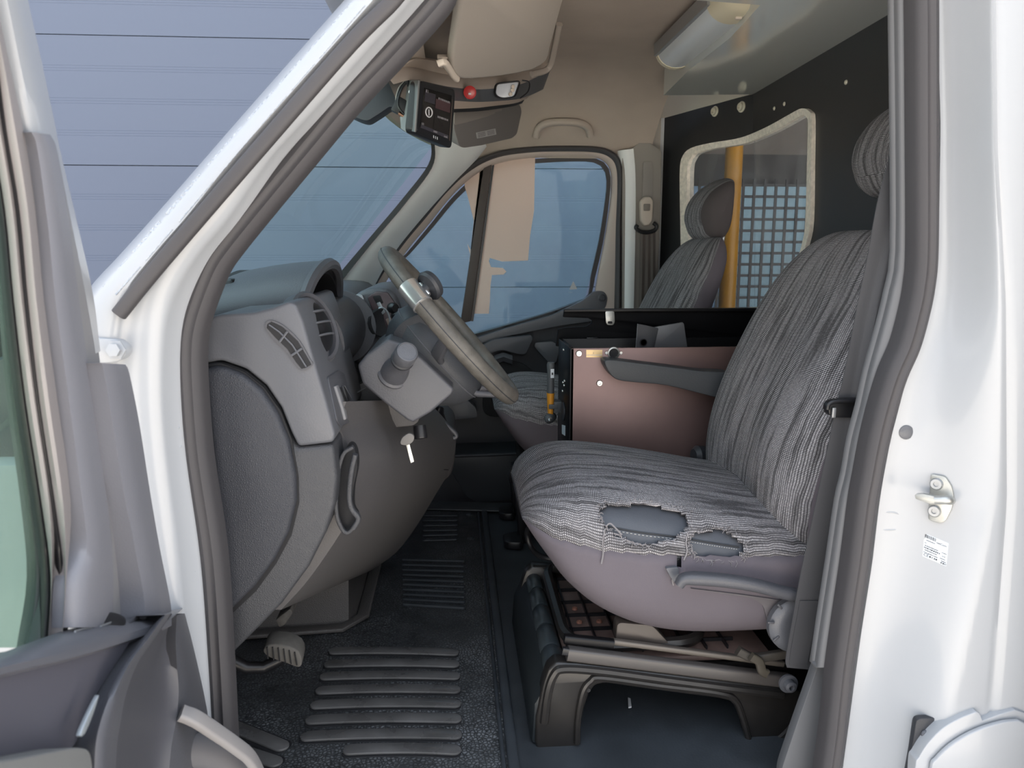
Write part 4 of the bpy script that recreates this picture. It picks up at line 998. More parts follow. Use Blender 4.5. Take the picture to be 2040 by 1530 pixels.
def backrest_rows(yc, n=60, m=96):
    sp = cr_path([V((.635, 0, .345)), V((.632, 0, .42)), V((.642, 0, .50)), V((.668, 0, .60)), V((.705, 0, .70)), V((.745, 0, .79)), V((.785, 0, .865)), V((.803, 0, .897)), V((.812, 0, .912))], 8)
    sp = resamp(sp, n, False)
    th = smooth_tab([(0, .070), (.12, .084), (.3, .084), (.5, .072), (.7, .062), (.85, .054), (.93, .044), (.98, .026), (1, .006)])
    hw = smooth_tab([(0, .235), (.15, .250), (.35, .256), (.6, .256), (.78, .238), (.88, .205), (.95, .165), (1, .12)])
    rows = []
    for i, p in enumerate(sp):
        t = i/(n-1); tg = (sp[min(i+1, n-1)]-sp[max(i-1, 0)]).normalized(); nr = V((-tg.z, 0, tg.x))   # towards front
        a_, b_ = T(hw, t), T(th, t); r = []
        for k in range(m):
            a = 2*pi*k/m; c, s = cos(a), sin(a); e = 2/2.7
            y = yc-a_*math.copysign(abs(c)**e, c); d = b_*math.copysign(abs(s)**e, s)
            if s > 0: d -= .020*math.exp(-((y-yc)/.12)**2)*(t > .05)*min(1, (1-t)*3)     # hollow between bolsters
            r.append(V((p.x, y, p.z))+nr*d)
        rows.append(r)
    return rows
headrest_cloth = M('headrest_cloth', (.085, .075, .076), .95, spec=.15)
def headrest(yc, zc, xc, parent, fab, pl):
    prof = cr_path([V((xc+a, 0, zc+b)) for a, b in ((-.072, -.055), (-.080, -.020), (-.070, .025), (-.040, .065), (.005, .093), (.028, .096), (.036, .080), (.034, .0), (.026, -.060), (.006, -.092), (-.030, -.098), (-.058, -.082))], 5, True)
    cen = V((xc-.015, 0, zc-.005)); n = 31; rows = []
    for i in range(n):
        t = -1+2*i/(n-1); k = (1-abs(t)**3.2)**.42 if abs(t) < 1 else .0
        k = max(k, .004); rows.append([V((q.x, yc+t*.128, q.z)) for q in [cen+(p-cen)*k for p in prof]])
    rows = [list(r)+[r[0]] for r in rows]
    m = len(rows[0])
    # cover grid runs up the front: swap so stripes climb
    mid_ = [[rows[i][j] for i in range(5, n-4)] for j in range(m)]
    h = O('headrest', grid_mesh(mid_), fab, parent, smooth=180)
    O('headrest_side', grid_mesh([[rows[i][j] for i in range(0, 6)] for j in range(m)]), pl, h, smooth=180)
    O('headrest_side', grid_mesh([[rows[i][j] for i in range(n-5, n)] for j in range(m)]), pl, h, smooth=180)
    for s in (-1, 1):
        O('headrest_post', tube([V((xc+.01, yc+s*.06, zc-.08)), V((xc-.005, yc+s*.06, zc-.18))], .006, 10), steel, parent)
def make_seat(name, yc, torn, label, hz, hx):
    rt = root(name, (.4, yc, 0), label, 'seat')
    up, lo = cushion_rings(yc)
    if torn:
        def skip(p):
            q = PX(p)
            return pnpoly(*q, H1) or pnpoly(*q, H2)
        ob = O('cushion_cover', grid_mesh(up, False, skip), fabric, rt, smooth=180, label='striped knit cover torn open in two holes')
        solidify(ob, .003)
        def skip2(p): return pnpoly(*PX(p), H3)
        ob = O('cushion_skirt', grid_mesh(lo, True, skip2), cloth, rt, smooth=180); solidify(ob, .003)
        u2, l2 = cushion_rings(yc, .009, 50, 48, 28)
        rings = [a+b[1:-1] for a, b in zip(u2, l2)]
        O('foam_cushion', loft(rings), leather, rt, smooth=180, label='grey leatherette cushion showing through the holes')
    else:
        O('cushion_cover', grid_mesh(up, False), fabric, rt, smooth=180)
        O('cushion_skirt', grid_mesh(lo, True), cloth, rt, smooth=180)
    rows = backrest_rows(yc); m = 96
    # front half: k = 0..48 (s>0); keep small shoulders with the front
    fr = [r[3:m//2-2] for r in rows]; bk = [r[m//2-3:]+r[:4] for r in rows]
    O('backrest_cover', grid_mesh(fr), fabric, rt, smooth=180)
    bb = O('backrest_shell', grid_mesh(bk), cloth, rt, smooth=180)
    headrest(yc, hz, hx, rt, fabric, headrest_cloth)
    return rt
YC = 1.47; YP = 2.43
ds = make_seat('driver_seat_unit', YC, True, 'driver seat in striped knit cover torn open at the cushion side', 1.075, .880)
psr = make_seat('passenger_seat_unit', YP, False, 'intact passenger seat in striped knit cover beyond the black box', .998, .825)

# frayed edges and threads round the holes of the driver cushion
from mathutils.bvhtree import BVHTree
fc_ = [o for o in ds.children if o.name.startswith('foam_cushion')][0]
bmt = bmesh.new(); bmt.from_mesh(fc_.data); bvh = BVHTree.FromBMesh(bmt)
def on_cushion(px, py, lift=.009):
    d = _ray(px, py).normalized(); loc, nrm, i, dist = bvh.ray_cast(CAM, d)
    if loc is None: return Y(px, py, 1.22)
    if nrm.dot(d) > 0: nrm = -nrm
    return loc+nrm*lift
for H in (H1, H2):
    cp_ = cr_path([V((*p, 0)) for p in H], 5, True)
    O('frayed_edge', tube([on_cushion(p.x+random.uniform(-3, 3), p.y+random.uniform(-3, 3), .0085) for p in cp_], .0017, 6, True), thread_m, ds, smooth=180)
    for k in range(60):
        p = random.choice(cp_); a = random.uniform(0, 2*pi); l = random.uniform(3, 11)
        O('thread', tube([on_cushion(p.x, p.y, .010), on_cushion(p.x+l*.5*cos(a), p.y+l*.5*sin(a)+1, .012), on_cushion(p.x+l*cos(a+.5), p.y+l*sin(a+.5)+3, .011)], .0006, 4), thread_m, ds)
for pth in ([(1204, 1052), (1212, 1046), (1222, 1052), (1235, 1066)], [(1203, 1053), (1199, 1075), (1200, 1098), (1197, 1118)], [(1366, 1062), (1362, 1080), (1364, 1098), (1358, 1112)], [(1336, 1130), (1336, 1150), (1338, 1160)]):
    O('thread', tube(cr_path([on_cushion(*p, .012) for p in pth], 4), .0015, 5), thread_m, ds)
# leatherette seam and stitching in the holes
for a, b, c in (((1200, 1047), (1270, 1060), (1352, 1070)), ((1378, 1075), (1420, 1082), (1472, 1090))):
    pth = resamp(cr_path([on_cushion(*a, .001), on_cushion(*b, .001), on_cushion(*c, .001)], 8), 40, False)
    O('leather_seam', tube(pth, .0016, 6), M('seam_dark', (.03, .032, .036), .6), ds)
    for k in range(0, 38, 2):
        O('stitch', tube([pth[k]+V((0, -.002, -.004)), pth[k+1]+V((0, -.002, -.004))], .0007, 4), stitch_m, ds)
# black plastic showing in the slit of the skirt + height lever, recliner wheel
O('slit_plastic', prism(rnd(YS([(1316, 1124), (1356, 1112), (1358, 1146), (1338, 1152), (1322, 1140)], 1.225), .004), (0, .02, 0), .003), plastic_black, ds)
O('lever_stub', prism(rnd(YS([(1326, 1132), (1352, 1130), (1354, 1158), (1344, 1162), (1336, 1150)], 1.208), .004), (0, .02, 0), .003), plastic_mid, ds)
lv = cr_path(YS([(1352, 1166), (1362, 1154), (1385, 1152), (1440, 1156), (1500, 1165), (1560, 1180), (1610, 1190)], 1.185), 5)
O('height_lever', sweep(lv, rrect(.020, .024, .008), up=(0, -1, 0), scale=[.75+.30*min(1, k/10) for k in range(len(lv))]), plastic, ds)
O('side_cover', prism(rnd(YS([(1372, 1172), (1480, 1185), (1530, 1192), (1580, 1200), (1640, 1215), (1640, 1290), (1560, 1282), (1534, 1250), (1520, 1205), (1500, 1192)], 1.212), .008), (0, .03, 0), .005), M('side_cover_grey', (.115, .105, .112), .55), ds)
rw = O('recliner_wheel', lathe([(.050, 0), (.050, .012), (.044, .018), (.030, .020), (.024, .018), (0, .018)], Y(1582, 1240, 1.205), (0, -1, 0), 28), plastic_mid, ds)
for a in (2.3, 3.9, 3.1, 5.5):
    c0 = Y(1582, 1240, 1.186); O('wheel_notch', box(c0+V((.041*cos(a), 0, .041*sin(a))), (.012, .004, .004), Matrix.Rotation(-a, 3, 'Y'), .001), plastic, rw)
# inner armrest
arm = [(1205, 724), (1214, 717), (1260, 722), (1340, 732), (1400, 740), (1470, 748), (1470, 800), (1420, 790), (1330, 768), (1270, 762), (1232, 757), (1216, 745)]
O('armrest', prism(cr_path(YS(arm, 1.715), 3, True), (0, .055, 0), .014, 3), M('armrest_vinyl', (.045, .050, .056), .5, bump=('noise', 420, .2)), ds)
O('tilt_knob', lathe([(.022, 0), (.024, .02), (.016, .03), (0, .03)], Y(1404, 906, 1.73), (-.9, -.2, 0), 16), plastic_dark, ds)

# ---- driver pedestal: pressed side frame, rails, front cover
pe_o = [(1066, 1478), (1068, 1430), (1082, 1362), (1092, 1334), (1108, 1320), (1150, 1322), (1300, 1340), (1450, 1358), (1560, 1372), (1612, 1380), (1612, 1430), (1600, 1478), (1580, 1500), (1540, 1508), (1508, 1506), (1494, 1490), (1484, 1450), (1470, 1414), (1456, 1398), (1430, 1392), (1320, 1378), (1206, 1362), (1186, 1366), (1174, 1382), (1164, 1412), (1156, 1460), (1156, 1496), (1150, 1506), (1084, 1506), (1070, 1496)]
O('side_frame', prism(YS(pe_o, 1.235), (0, .035, 0), .009, 3), ped_paint, ds)
# raised pressings along the frame
O('frame_bead', sweep(cr_path(YS([(1084, 1440), (1092, 1380), (1104, 1345), (1124, 1333), (1200, 1338), (1320, 1354), (1450, 1371), (1560, 1384)], 1.233), 5), circ(.008, 8, .007), up=(0, -1, 0)), ped_paint, ds)
O('frame_bead', sweep(cr_path(YS([(1150, 1480), (1152, 1430), (1162, 1378), (1178, 1356), (1200, 1350), (1320, 1366), (1430, 1380), (1464, 1394), (1480, 1430), (1496, 1490)], 1.233), 5), circ(.006, 8, .006), up=(0, -1, 0)), ped_paint, ds)
O('frame_bead', sweep(cr_path(YS([(1500, 1486), (1540, 1480), (1572, 1455), (1596, 1420), (1604, 1395)], 1.233), 5), circ(.007, 8, .006), up=(0, -1, 0)), ped_paint, ds)
O('inner_frame', prism([p+V((0, .42, 0)) for p in YS(pe_o, 1.235)], (0, .03, 0), .006), ped_paint, ds)
O('front_beam', box((.43, 1.46, .12), (.50, .38, .02)), ped_paint, ds)
# pressed pan under the cushion with a grid of ribs
pc0 = Y(1150, 1262, 1.30)
pan = O('seat_pan', box((.385, 1.47, .140), (.38, .40, .012), None, .004), pan_steel, ds)
for k in range(8):
    O('pan_rib', box((.22+k*.040, 1.47, .149), (.003, .36, .008)), plastic_black, pan)
for k in range(6):
    O('pan_rib', box((.36, 1.32+k*.058, .149), (.32, .003, .008)), plastic_black, pan)
for a, b in ((0, 1), (0, 2), (1, 1), (2, 2), (3, 1), (2, 0)):
    O('pan_stud', lathe([(.006, 0), (.005, .004), (.002, .004), (0, .002)], (.24+.04*a, 1.35+.058*b, .147), (0, 0, 1), 10), M('copper_stud', (.35, .16, .11), .5), pan)
rb = O('pan_frame', tube(rnd([V((.20, 1.29, .162)), V((.20, 1.66, .162)), V((.46, 1.66, .162)), V((.46, 1.29, .162))], .07, 8), .012, 8, True), ped_paint, ds)
O('side_bracket', prism(rnd(YS([(1226, 1280), (1230, 1240), (1300, 1246), (1340, 1290), (1330, 1300)], 1.28), .01), (0, .03, 0), .005), M('bracket_tan', (.075, .062, .053), .42), ds)
# slide rails
def bar3(a, b, w, h, mat, name, y): return O(name, sweep([Y(*a, y), Y(*b, y)], rrect(w, h, min(w, h)*.25), up=(0, 0, 1)), mat, ds)
bar3((1130, 1301), (1570, 1356), .020, .024, M('rail_grey', (.075, .068, .064), .35), 'slide_rail', 1.245)
bar3((1124, 1272), (1222, 1282), .016, .016, gloss_black, 'rail_tip', 1.26)
bar3((1216, 1277), (1560, 1322), .012, .010, M('rail_upper', (.12, .105, .09), .35), 'slide_rail', 1.265)
bar3((1120, 1296), (1132, 1298), .010, .014, plastic_black, 'rail_stop', 1.24)
bar3((1100, 1130), (1300, 1160), .02, .02, ped_paint, 'cross_tube', 1.62)
# segmented front cover of the pedestal
fa, fb = Y(1112, 1345, 1.25), Y(1060, 1120, 1.66)
fb = V((fa.x, fb.y, fa.z+.002))
fcv = O('front_cover', prism([V((fa.x-.020, 1.24, fa.z)), V((fa.x+.005, 1.24, fa.z)), V((fa.x+.0, 1.24, .0)), V((fa.x-.050, 1.24, .0)), V((fa.x-.045, 1.24, .08))], (0, .46, 0), .010), M('cover_black', (.018, .023, .026), .42), ds)
for k in range(5):
    y0_ = 1.25+k*.085; O('cover_segment', lathe([(.020-.002*k*.5, 0), (.022-.002*k*.5, .003), (.022-.002*k*.5, .075), (.0195-.001*k, .080)], (fa.x-.002, y0_, fa.z-.004), (0, 1, 0), 18), M('cover_sheen', (.040, .050, .055), .30) if k == 0 else bpy.data.materials['cover_sheen'], fcv)
# release bar under the cushion front
O('slide_handle', tube(cr_path([Y(1140, 1095, 1.36), Y(1112, 1077, 1.36), Y(1078, 1056, 1.38), Y(1056, 1051, 1.40), Y(1050, 1062, 1.42), Y(1056, 1086, 1.42), Y(1070, 1104, 1.40), Y(1092, 1112, 1.38), Y(1130, 1116, 1.37)], 5), .0055, 10), gloss_black, ds)
O('white_tab', prism(YS([(1062, 1022), (1066, 1024), (1071, 1048), (1068, 1052), (1063, 1044)], 1.5), (0, .004, 0)), print_white, ds)
O('anchor_bracket', sweep(cr_path(YS([(1496, 1308), (1512, 1318), (1518, 1336), (1528, 1342)], 1.21), 4), rrect(.016, .010, .003), up=(0, -1, 0)), M('bracket_olive', (.06, .052, .04), .35), ds)
O('anchor_arm', sweep(cr_path(YS([(1470, 1296), (1500, 1310), (1540, 1306), (1575, 1300)], 1.222), 4), rrect(.016, .012, .003), up=(0, -1, 0)), M('bracket_olive2', (.045, .04, .034), .4), ds)
O('belt_bolt', lathe([(.017, 0), (.017, .005), (.011, .006), (.010, .016), (.005, .018), (.004, .010), (0, .010)], Y(1569, 1360, 1.215), (0, -1, 0), 20), plastic_mid, ds)
for p in ((1172, 1374), (1459, 1391)):
    O('frame_hole', lathe([(.004, 0), (.004, .002), (0, .002)], Y(*p, 1.233), (0, -1, 0), 10), dark_in, ds)

# ---- passenger / centre pedestal legs seen below the box
for nm, pts, y in (('front_leg', [(1020, 925), (1046, 925), (1052, 1020), (1056, 1092), (1036, 1094), (1030, 1030), (1022, 960)], 2.20), ('front_leg', [(1016, 940), (1040, 940), (1044, 1026), (1022, 1026)], 2.46)):
    O(nm, prism(YS(pts, y), (0, .04, 0), .006), gloss_black, psr)
for a, b, y in (((1003, 1084), (1040, 1092), 2.19), ((994, 1027), (1024, 1034), 2.44)):
    p, q = Y(*a, y), Y(*b, y)
    O('foot', prism(rnd([V((p.x, y-.04, .004)), V((q.x, y-.05, .004)), V((q.x, y+.05, .004)), V((p.x, y+.03, .004))], .02), (0, 0, .022), .007), plastic_black, psr)
O('slide_handle', tube(cr_path(YS([(1058, 934), (1030, 930), (1020, 932), (1017, 948), (1020, 960), (1034, 965)], 2.18), 5), .005, 8), gloss_black, psr)
for py in (931, 948, 972, 981, 998):
    O('frame_wire', tube([Y(1022+(py > 960)*20, py, 2.17), Y(1070, py-2, 2.17)], .0045, 8), gloss_black, psr)
O('pedestal_body', prism(YS([(1046, 930), (1200, 930), (1200, 1040), (1056, 1070)], 2.22), (0, .40, 0), .01), ped_paint, psr)

# ================================================================ equipment box between the seats
bx = root('equipment_box', (.5, 1.9, .05), 'tall brown-black steel equipment box with raised black lid between the seats', 'equipment box')
BY0, BY1 = 1.785, 1.99
c_top = Y(1137, 694, BY0); x0 = c_top.x; zt_ = c_top.z
O('near_panel', box(((x0+.80)/2, BY0+.004, (zt_+.04)/2), (.80-x0, .008, zt_-.04), None, .002), box_paint, bx)
O('front_panel', box((x0+.004, (BY0+BY1)/2, (zt_+.04)/2), (.010, BY1-BY0, zt_-.04), None, .002), gloss_black, bx)
O('far_panel', box(((x0+.80)/2, BY1-.004, (zt_+.04)/2), (.80-x0, .008, zt_-.04), None, .002), gloss_black, bx)
O('floor_panel', box(((x0+.80)/2, (BY0+BY1)/2, .30), (.78-x0, BY1-BY0-.02, .008)), gloss_black, bx)
lid_px = [(1108, 690), (1112, 656), (1128, 653), (1168, 651), (1178, 645), (1180, 638), (1172, 634), (1150, 633), (1122, 632), (1124, 620), (1130, 617), (1560, 615), (1640, 615), (1640, 690)]
lid = O('lid', prism(YS(lid_px, BY1+.01), (0, .012, 0), .002), M('lid_black', (.004, .004, .005), .5, spec=.08), bx)
O('lid_flange', prism(YS([(1124, 616), (1640, 613), (1640, 620), (1124, 622)], BY1-.006), (0, .02, 0), .002), gloss_black, lid)
for cx in (1179, 1454):
    h = O('hinge', box(Y(cx, 680, BY1+.002), (.030, .012, .022), None, .002), plastic_black, lid)
    for dx in (-6, 6): screw(Y(cx+dx, 678, BY1-.005), (0, -1, 0), .0035, steel, h)
lt = O('latch', prism(rnd(YS([(1206, 620), (1224, 620), (1225, 642), (1222, 648), (1210, 648), (1207, 642)], BY1-.008), .004), (0, .003, 0), .001), zinc, lid)
O('latch_slot', prism(rnd(YS([(1211, 640), (1220, 640), (1220, 645), (1211, 645)], BY1-.009), .003), (0, .002, 0)), dark_in, lt)
# bracket standing inside the open box
bk_ = O('inner_bracket', prism(YS([(1302, 652), (1360, 642), (1363, 645), (1371, 700), (1296, 700)], 1.90), (0, .006, 0), .002), M('bracket_grey', (.115, .12, .13), .4), bx)
O('bracket_wing', prism([Y(1270, 645, 1.86), Y(1286, 648, 1.86), Y(1312, 654, 1.90), Y(1302, 700, 1.90), Y(1292, 700, 1.86), Y(1266, 700, 1.86)], (0, .004, 0), .001), bpy.data.materials['bracket_grey'], bk_)
O('bracket_hole', lathe([(.009, 0), (.009, .002), (.007, .002), (.007, .0), (0, .0)], Y(1282, 682, 1.855), (0, -1, 0), 18), gloss_black, bk_)
for p in ((1299, 661), (1299, 678)): screw(Y(*p, 1.895), (0, -1, 0), .004, zinc, bk_)
for p in ((1153, 704), (1194, 763)):
    screw(Y(*p, BY0), (0, -1, 0), .0078, steel, bx, 'bolt', .006)
pl = O('type_plate', prism(YS([(1168, 697), (1200, 697), (1200, 712), (1168, 712)], BY0-.0008), (0, .0008, 0)), plate_gold, bx)
O('plate_line', prism(YS([(1169, 707), (1199, 707), (1199, 708), (1169, 708)], BY0-.0012), (0, .0005, 0)), print_white, pl)
words('print', '2', .006, Y(1181, 705, BY0-.0012), (1, 0, 0), (0, 0, 1), print_dim, pl)
rg = O('socket_ring', lathe([(.0145, 0), (.0145, .005), (.0115, .006), (.0115, .001), (0, .001)], Y(1222, 703, BY0), (0, -1, 0), 26), zinc, bx)
O('socket_hole', lathe([(.0112, .0015), (.0112, .002), (0, .002)], Y(1222, 703, BY0), (0, -1, 0), 20), dark_in, rg)
for dx in (-14, 15): screw(Y(1222+dx, 703, BY0), (0, -1, 0), .0042, steel, rg)
for p in ((1123, 697), (1125, 759), (1122, 762), (1121, 779), (1124, 768)):
    q = X(*p, x0-.001); screw(q, (-1, 0, 0), .004, steel, bx)
O('round_badge', lathe([(.024, 0), (.024, .003), (.021, .004), (0, .004)], X(1123, 820, x0-.002), (-1, 0, 0), 20), plastic_dark, bx)
O('label', prism(XS([(1120, 846), (1126, 848), (1126, 868), (1120, 864)], x0-.002), (-.001, 0, 0)), label_white, bx)
# rescue hammer clipped to the front of the box
hm = root('rescue_hammer', Y(1103, 840, 1.93), 'orange and grey rescue hammer clipped upright to the box front', 'hammer')
HY = 1.93; HX = Y(1103, 780, HY)-V((.008, 0, 0))
hz0, hz1 = Y(1104, 832, HY).z, Y(1104, 722, HY).z
cx_ = HX.x
O('grip', loft([[V((cx_+rx*cos(a), HY+ry*sin(a), z)) for a in [2*pi*k/16 for k in range(16)]] for z, rx, ry in ((hz0+.062, .010, .013), (hz0+.09, .009, .013), (hz0+.12, .009, .012), (hz1-.006, .0105, .012), (hz1, .009, .010))]), grey_rubber, hm)
O('handle', loft([[V((cx_+rx*cos(a), HY+ry*sin(a), z)) for a in [2*pi*k/16 for k in range(16)]] for z, rx, ry in ((hz0+.005, .007, .010), (hz0+.03, .008, .012), (hz0+.066, .0104, .0135))]), orange, hm)
hh_ = O('head', lathe([(.003, -.028), (.009, -.024), (.013, -.014), (.013, .014), (.009, .024), (.003, .028)], (cx_, HY, hz0), (.4, 1, 0), 16), grey_rubber, hm)
O('steel_tip', lathe([(.006, -.004), (.005, .004), (0, .010)], (cx_-.004, HY-.026, hz0+.0), (-.3, -1, -.1), 12), chrome, hh_)
O('clip', box((cx_+.018, HY, hz0+.03), (.022, .032, .03), None, .004), grey_rubber, hm)
O('clip_arm', box((cx_+.006, HY-.014, hz0+.032), (.024, .006, .012), None, .002), grey_rubber, hm)
O('hammer_label', prism([V((cx_-.002, HY-.0135, hz1-.015)), V((cx_+.007, HY-.0125, hz1-.015)), V((cx_+.007, HY-.0125, hz1-.038)), V((cx_-.002, HY-.0135, hz1-.038))], (0, -.0006, 0)), label_white, hm)
O('label_mark', box((cx_+.0025, HY-.0145, hz1-.027), (.004, .0006, .006)), print_black, hm)
# ================================================================ overhead parts
oc = root('overhead_console', (-.05, 1.9, 1.22), 'grey overhead console shelf with red button and map lamp above the windscreen', 'overhead console')
# curved shelf lip, underside panels  (outlines at cab mid depth)
lipL = [(780, 140), (830, 148), (900, 162), (960, 168), (1030, 158), (1062, 148), (1100, 130)]
def strip(name, rows, mat, parent, n=5, th=(0, .012, .006)):
    """rows: list of (pixel polyline, [depth per point]) all same length"""
    G = []
    for pts, ys_ in rows:
        pth = cr_path([V((a, b, c*1000)) for (a, b), c in zip(pts, ys_)], n)
        G.append([Y(p.x, p.y, p.z/1000) for p in pth])
    return O(name, sheet(G, th), mat, parent, smooth=60)
ydep = [1.36, 1.55, 1.80, 2.00, 2.22, 2.36, 2.46]
strip('shelf_lip', [([(772, 150), (812, 134), (900, 150), (960, 152), (1030, 142), (1070, 128), (1104, 104)], [y+.0 for y in ydep]), ([(776, 158), (820, 148), (900, 163), (960, 168), (1030, 160), (1068, 146), (1100, 126)], [y-.03 for y in ydep]), ([(784, 168), (824, 160), (902, 174), (960, 178), (1028, 170), (1064, 156), (1096, 138)], [y-.02 for y in ydep])], M('shelf_taupe', (.40, .345, .30), .7), oc)
strip('shelf_well', [([(806, 128), (840, 118), (900, 128), (960, 135), (1030, 125), (1080, 110)], [1.42, 1.58, 1.8, 2.0, 2.22, 2.42]), ([(772, 150), (812, 134), (900, 150), (960, 152), (1030, 142), (1080, 128)], [1.37, 1.55, 1.8, 2.0, 2.22, 2.40])], headliner, oc)
strip('console_panel', [([(806, 160), (850, 165), (902, 174), (960, 178), (1028, 170), (1064, 156), (1096, 140)], [1.5, 1.62, 1.78, 1.98, 2.2, 2.34, 2.44]), ([(820, 190), (860, 196), (910, 201), (960, 203), (1028, 198), (1056, 190), (1082, 178)], [1.56, 1.66, 1.80, 2.0, 2.2, 2.34, 2.44])], console_grey, oc)
strip('console_underside', [([(820, 190), (860, 198), (910, 201), (960, 203), (1028, 198), (1056, 190)], [1.56, 1.66, 1.80, 2.0, 2.2, 2.34]), ([(830, 214), (862, 218), (908, 217), (960, 214), (1024, 206), (1050, 196)], [1.58, 1.68, 1.82, 2.02, 2.22, 2.36])], M('underside_peach', (.44, .36, .30), .7), oc)
strip('console_rear_edge', [([(900, 217), (960, 214), (1024, 206), (1044, 200)], [1.84, 2.02, 2.22, 2.34]), ([(904, 224), (960, 221), (1020, 212), (1040, 206)], [1.86, 2.04, 2.24, 2.36])], dark_in, oc)
rbn = O('red_button', lathe([(.0145, 0), (.0145, .003), (.010, .005), (0, .006)], Y(936, 184, 1.84), (0, -1, -.25), 20), red_m, oc)
O('button_mark', box(Y(936, 187, 1.830), (.006, .001, .004)), print_white, rbn)
lp_ = O('map_lamp', prism(rnd(YS([(990, 168), (1034, 163), (1024, 192), (1000, 195), (987, 188)], 2.06), .008), (0, .02, 0), .004), M('lamp_lens', (.58, .62, .68), .15), oc)
O('lamp_bezel', tube(rnd(YS([(987, 167), (1037, 161), (1026, 194), (1000, 198), (984, 190)], 2.055), .01), .0022, 6, True), plastic_black, oc)
for p in ((1021, 180), (1017, 188), (1022, 173)):
    O('lamp_switch', lathe([(.005, 0), (.005, .004), (.003, .005), (0, .005)], Y(*p, 2.056), (0, -1, -.1), 10), beige, lp_)
O('lamp_surround', tube(cr_path(YS([(1040, 160), (1054, 164), (1052, 182), (1036, 196)], 2.08), 4), .0018, 6), plastic_black, oc)
# passenger sun visor, folded up, with label
pv = root('passenger_sun_visor', Y(970, 250, 2.15), 'folded grey sun visor with a printed label on the passenger side', 'sun visor')
vo = [(905, 226), (940, 220), (1000, 214), (1036, 208), (1040, 222), (1030, 268), (1020, 276), (960, 290), (925, 295), (915, 292), (904, 254)]
g = []
O('visor_body', prism(rnd([Y(a, b, 1.98+(a-905)/135*.34) for a, b in vo], .012), V((-.02, .012, .012)), .006, 3), visor_grey, pv)
O('visor_fold', prism(rnd([Y(a, b, 1.975+(a-905)/135*.34) for a, b in [(906, 224), (960, 219), (1000, 214), (1000, 226), (950, 240), (906, 250)]], .008), V((-.01, .006, .006)), .004), M('visor_fold', (.21, .19, .175), .7), pv)
lb = O('visor_label', prism([Y(a, b, 1.972+(a-905)/135*.34) for a, b in [(949, 264), (987, 256), (989, 268), (951, 276)]], (-.001, .001, 0)), M('visor_label', (.42, .42, .42), .6), pv)
qa, qb, qc = [Y(a, b, 1.9705+(a-905)/135*.34) for a, b in [(949, 264), (987, 256), (951, 276)]]
for k in range(3):
    for u0 in (.06, .54):
        dashes(qa+(qb-qa)*u0+(qc-qa)*(.32+.26*k), qb-qa, qa-qc, (qb-qa).length*.38, .0026, print_dim, lb, k+60)
# driver sun visor hanging down
dv_ = root('driver_sun_visor', Y(1000, 60, 1.5), 'large taupe sun visor folded against the headliner on the driver side', 'sun visor')
def dvp(px, py):
    t = (px-900)/220; return Y(px, py, 1.28+.32*t+.0016*(py))
vo = [(900, 148), (903, 100), (912, 40), (920, -20), (924, -50), (1136, -50), (1126, -10), (1112, 40), (1098, 92), (1090, 120), (1060, 140), (1000, 152), (940, 158), (915, 156)]
O('visor_body', prism(cr_path([dvp(*p) for p in vo], 2, True), V((-.012, .018, .012)), .007, 3), visor_mat, dv_)
O('hinge_arm', sweep(cr_path([dvp(872, 122)+V((0, .02, 0)), dvp(884, 124), dvp(894, 136), dvp(903, 150), dvp(910, 157)], 4), rrect(.012, .012, .004), up=(0, -1, 0)), beige, dv_)
O('hinge_base', prism(rnd([dvp(*p)+V((0, .03, .01)) for p in [(870, 118), (898, 118), (900, 128), (880, 140), (874, 136)]], .004), V((0, .02, .01)), .004), beige, dv_)
O('visor_clip', sweep(cr_path([dvp(1062, 142)+V((0, .03, 0)), dvp(1096, 130)+V((0, .03, 0)), dvp(1108, 90)+V((0, .03, 0)), dvp(1118, 40)+V((0, .03, 0))], 5), rrect(.014, .010, .004), up=(0, -1, 0)), M('clip_dark', (.22, .19, .165), .6), dv_)
# rear-view mirror / camera housing against the windscreen
mh = [(680, 220), (716, 237), (732, 241), (756, 226), (779, 210), (794, 224), (806, 246), (790, 200), (768, 150), (730, 160)]
O('sensor_housing', prism(rnd(YS(mh, 1.62), .008), (0, .06, 0), .005, 3), M('housing_blue', (.035, .043, .054), .6), None, label='dark sensor housing behind the glass at the windscreen top', cat='sensor')

# ---- monitor with bracket and cables
mo_ = root('monitor', Y(860, 220, 1.70), 'black touch screen monitor hanging from the overhead console', 'monitor')
mon = [(836, 158), (906, 175), (903, 284), (896, 296), (880, 297), (820, 266), (822, 262)]
mf = [Y(838, 160, 1.46), Y(908, 178, 1.58), Y(900, 297, 1.58), Y(826, 265, 1.46)]
mn = (mf[1]-mf[0]).cross(mf[3]-mf[0]).normalized()
if mn.dot(CAM-mf[0]) < 0: mn = -mn
sb_ = O('screen_body', prism(rnd(mf, .012), -mn*.022, .004), plastic_black, mo_)
def mpt(u, v, lift=.0006):
    a = mf[0].lerp(mf[1], u); b = mf[3].lerp(mf[2], u); return a.lerp(b, v)+mn*lift
O('screen', prism([mpt(.10, .12), mpt(.88, .12), mpt(.88, .86), mpt(.10, .86)], mn*.0004), screen_m, sb_)
for (u0, v0, u1, v1), c in (((.14, .18, .42, .36), (.035, .032, .040)), ((.44, .25, .86, .42), (.060, .034, .038)), ((.44, .43, .86, .80), (.014, .012, .012)), ((.14, .38, .42, .80), (.020, .017, .016)), ((.12, .80, .86, .86), (.040, .038, .048))):
    O('screen_tile', prism([mpt(u0, v0, .0011), mpt(u1, v0, .0011), mpt(u1, v1, .0011), mpt(u0, v1, .0011)], mn*.0002), M('tile', c, .2), sb_)
mr = mpt(1, .5)-mpt(0, .5); mu = mpt(.5, 0)-mpt(.5, 1)
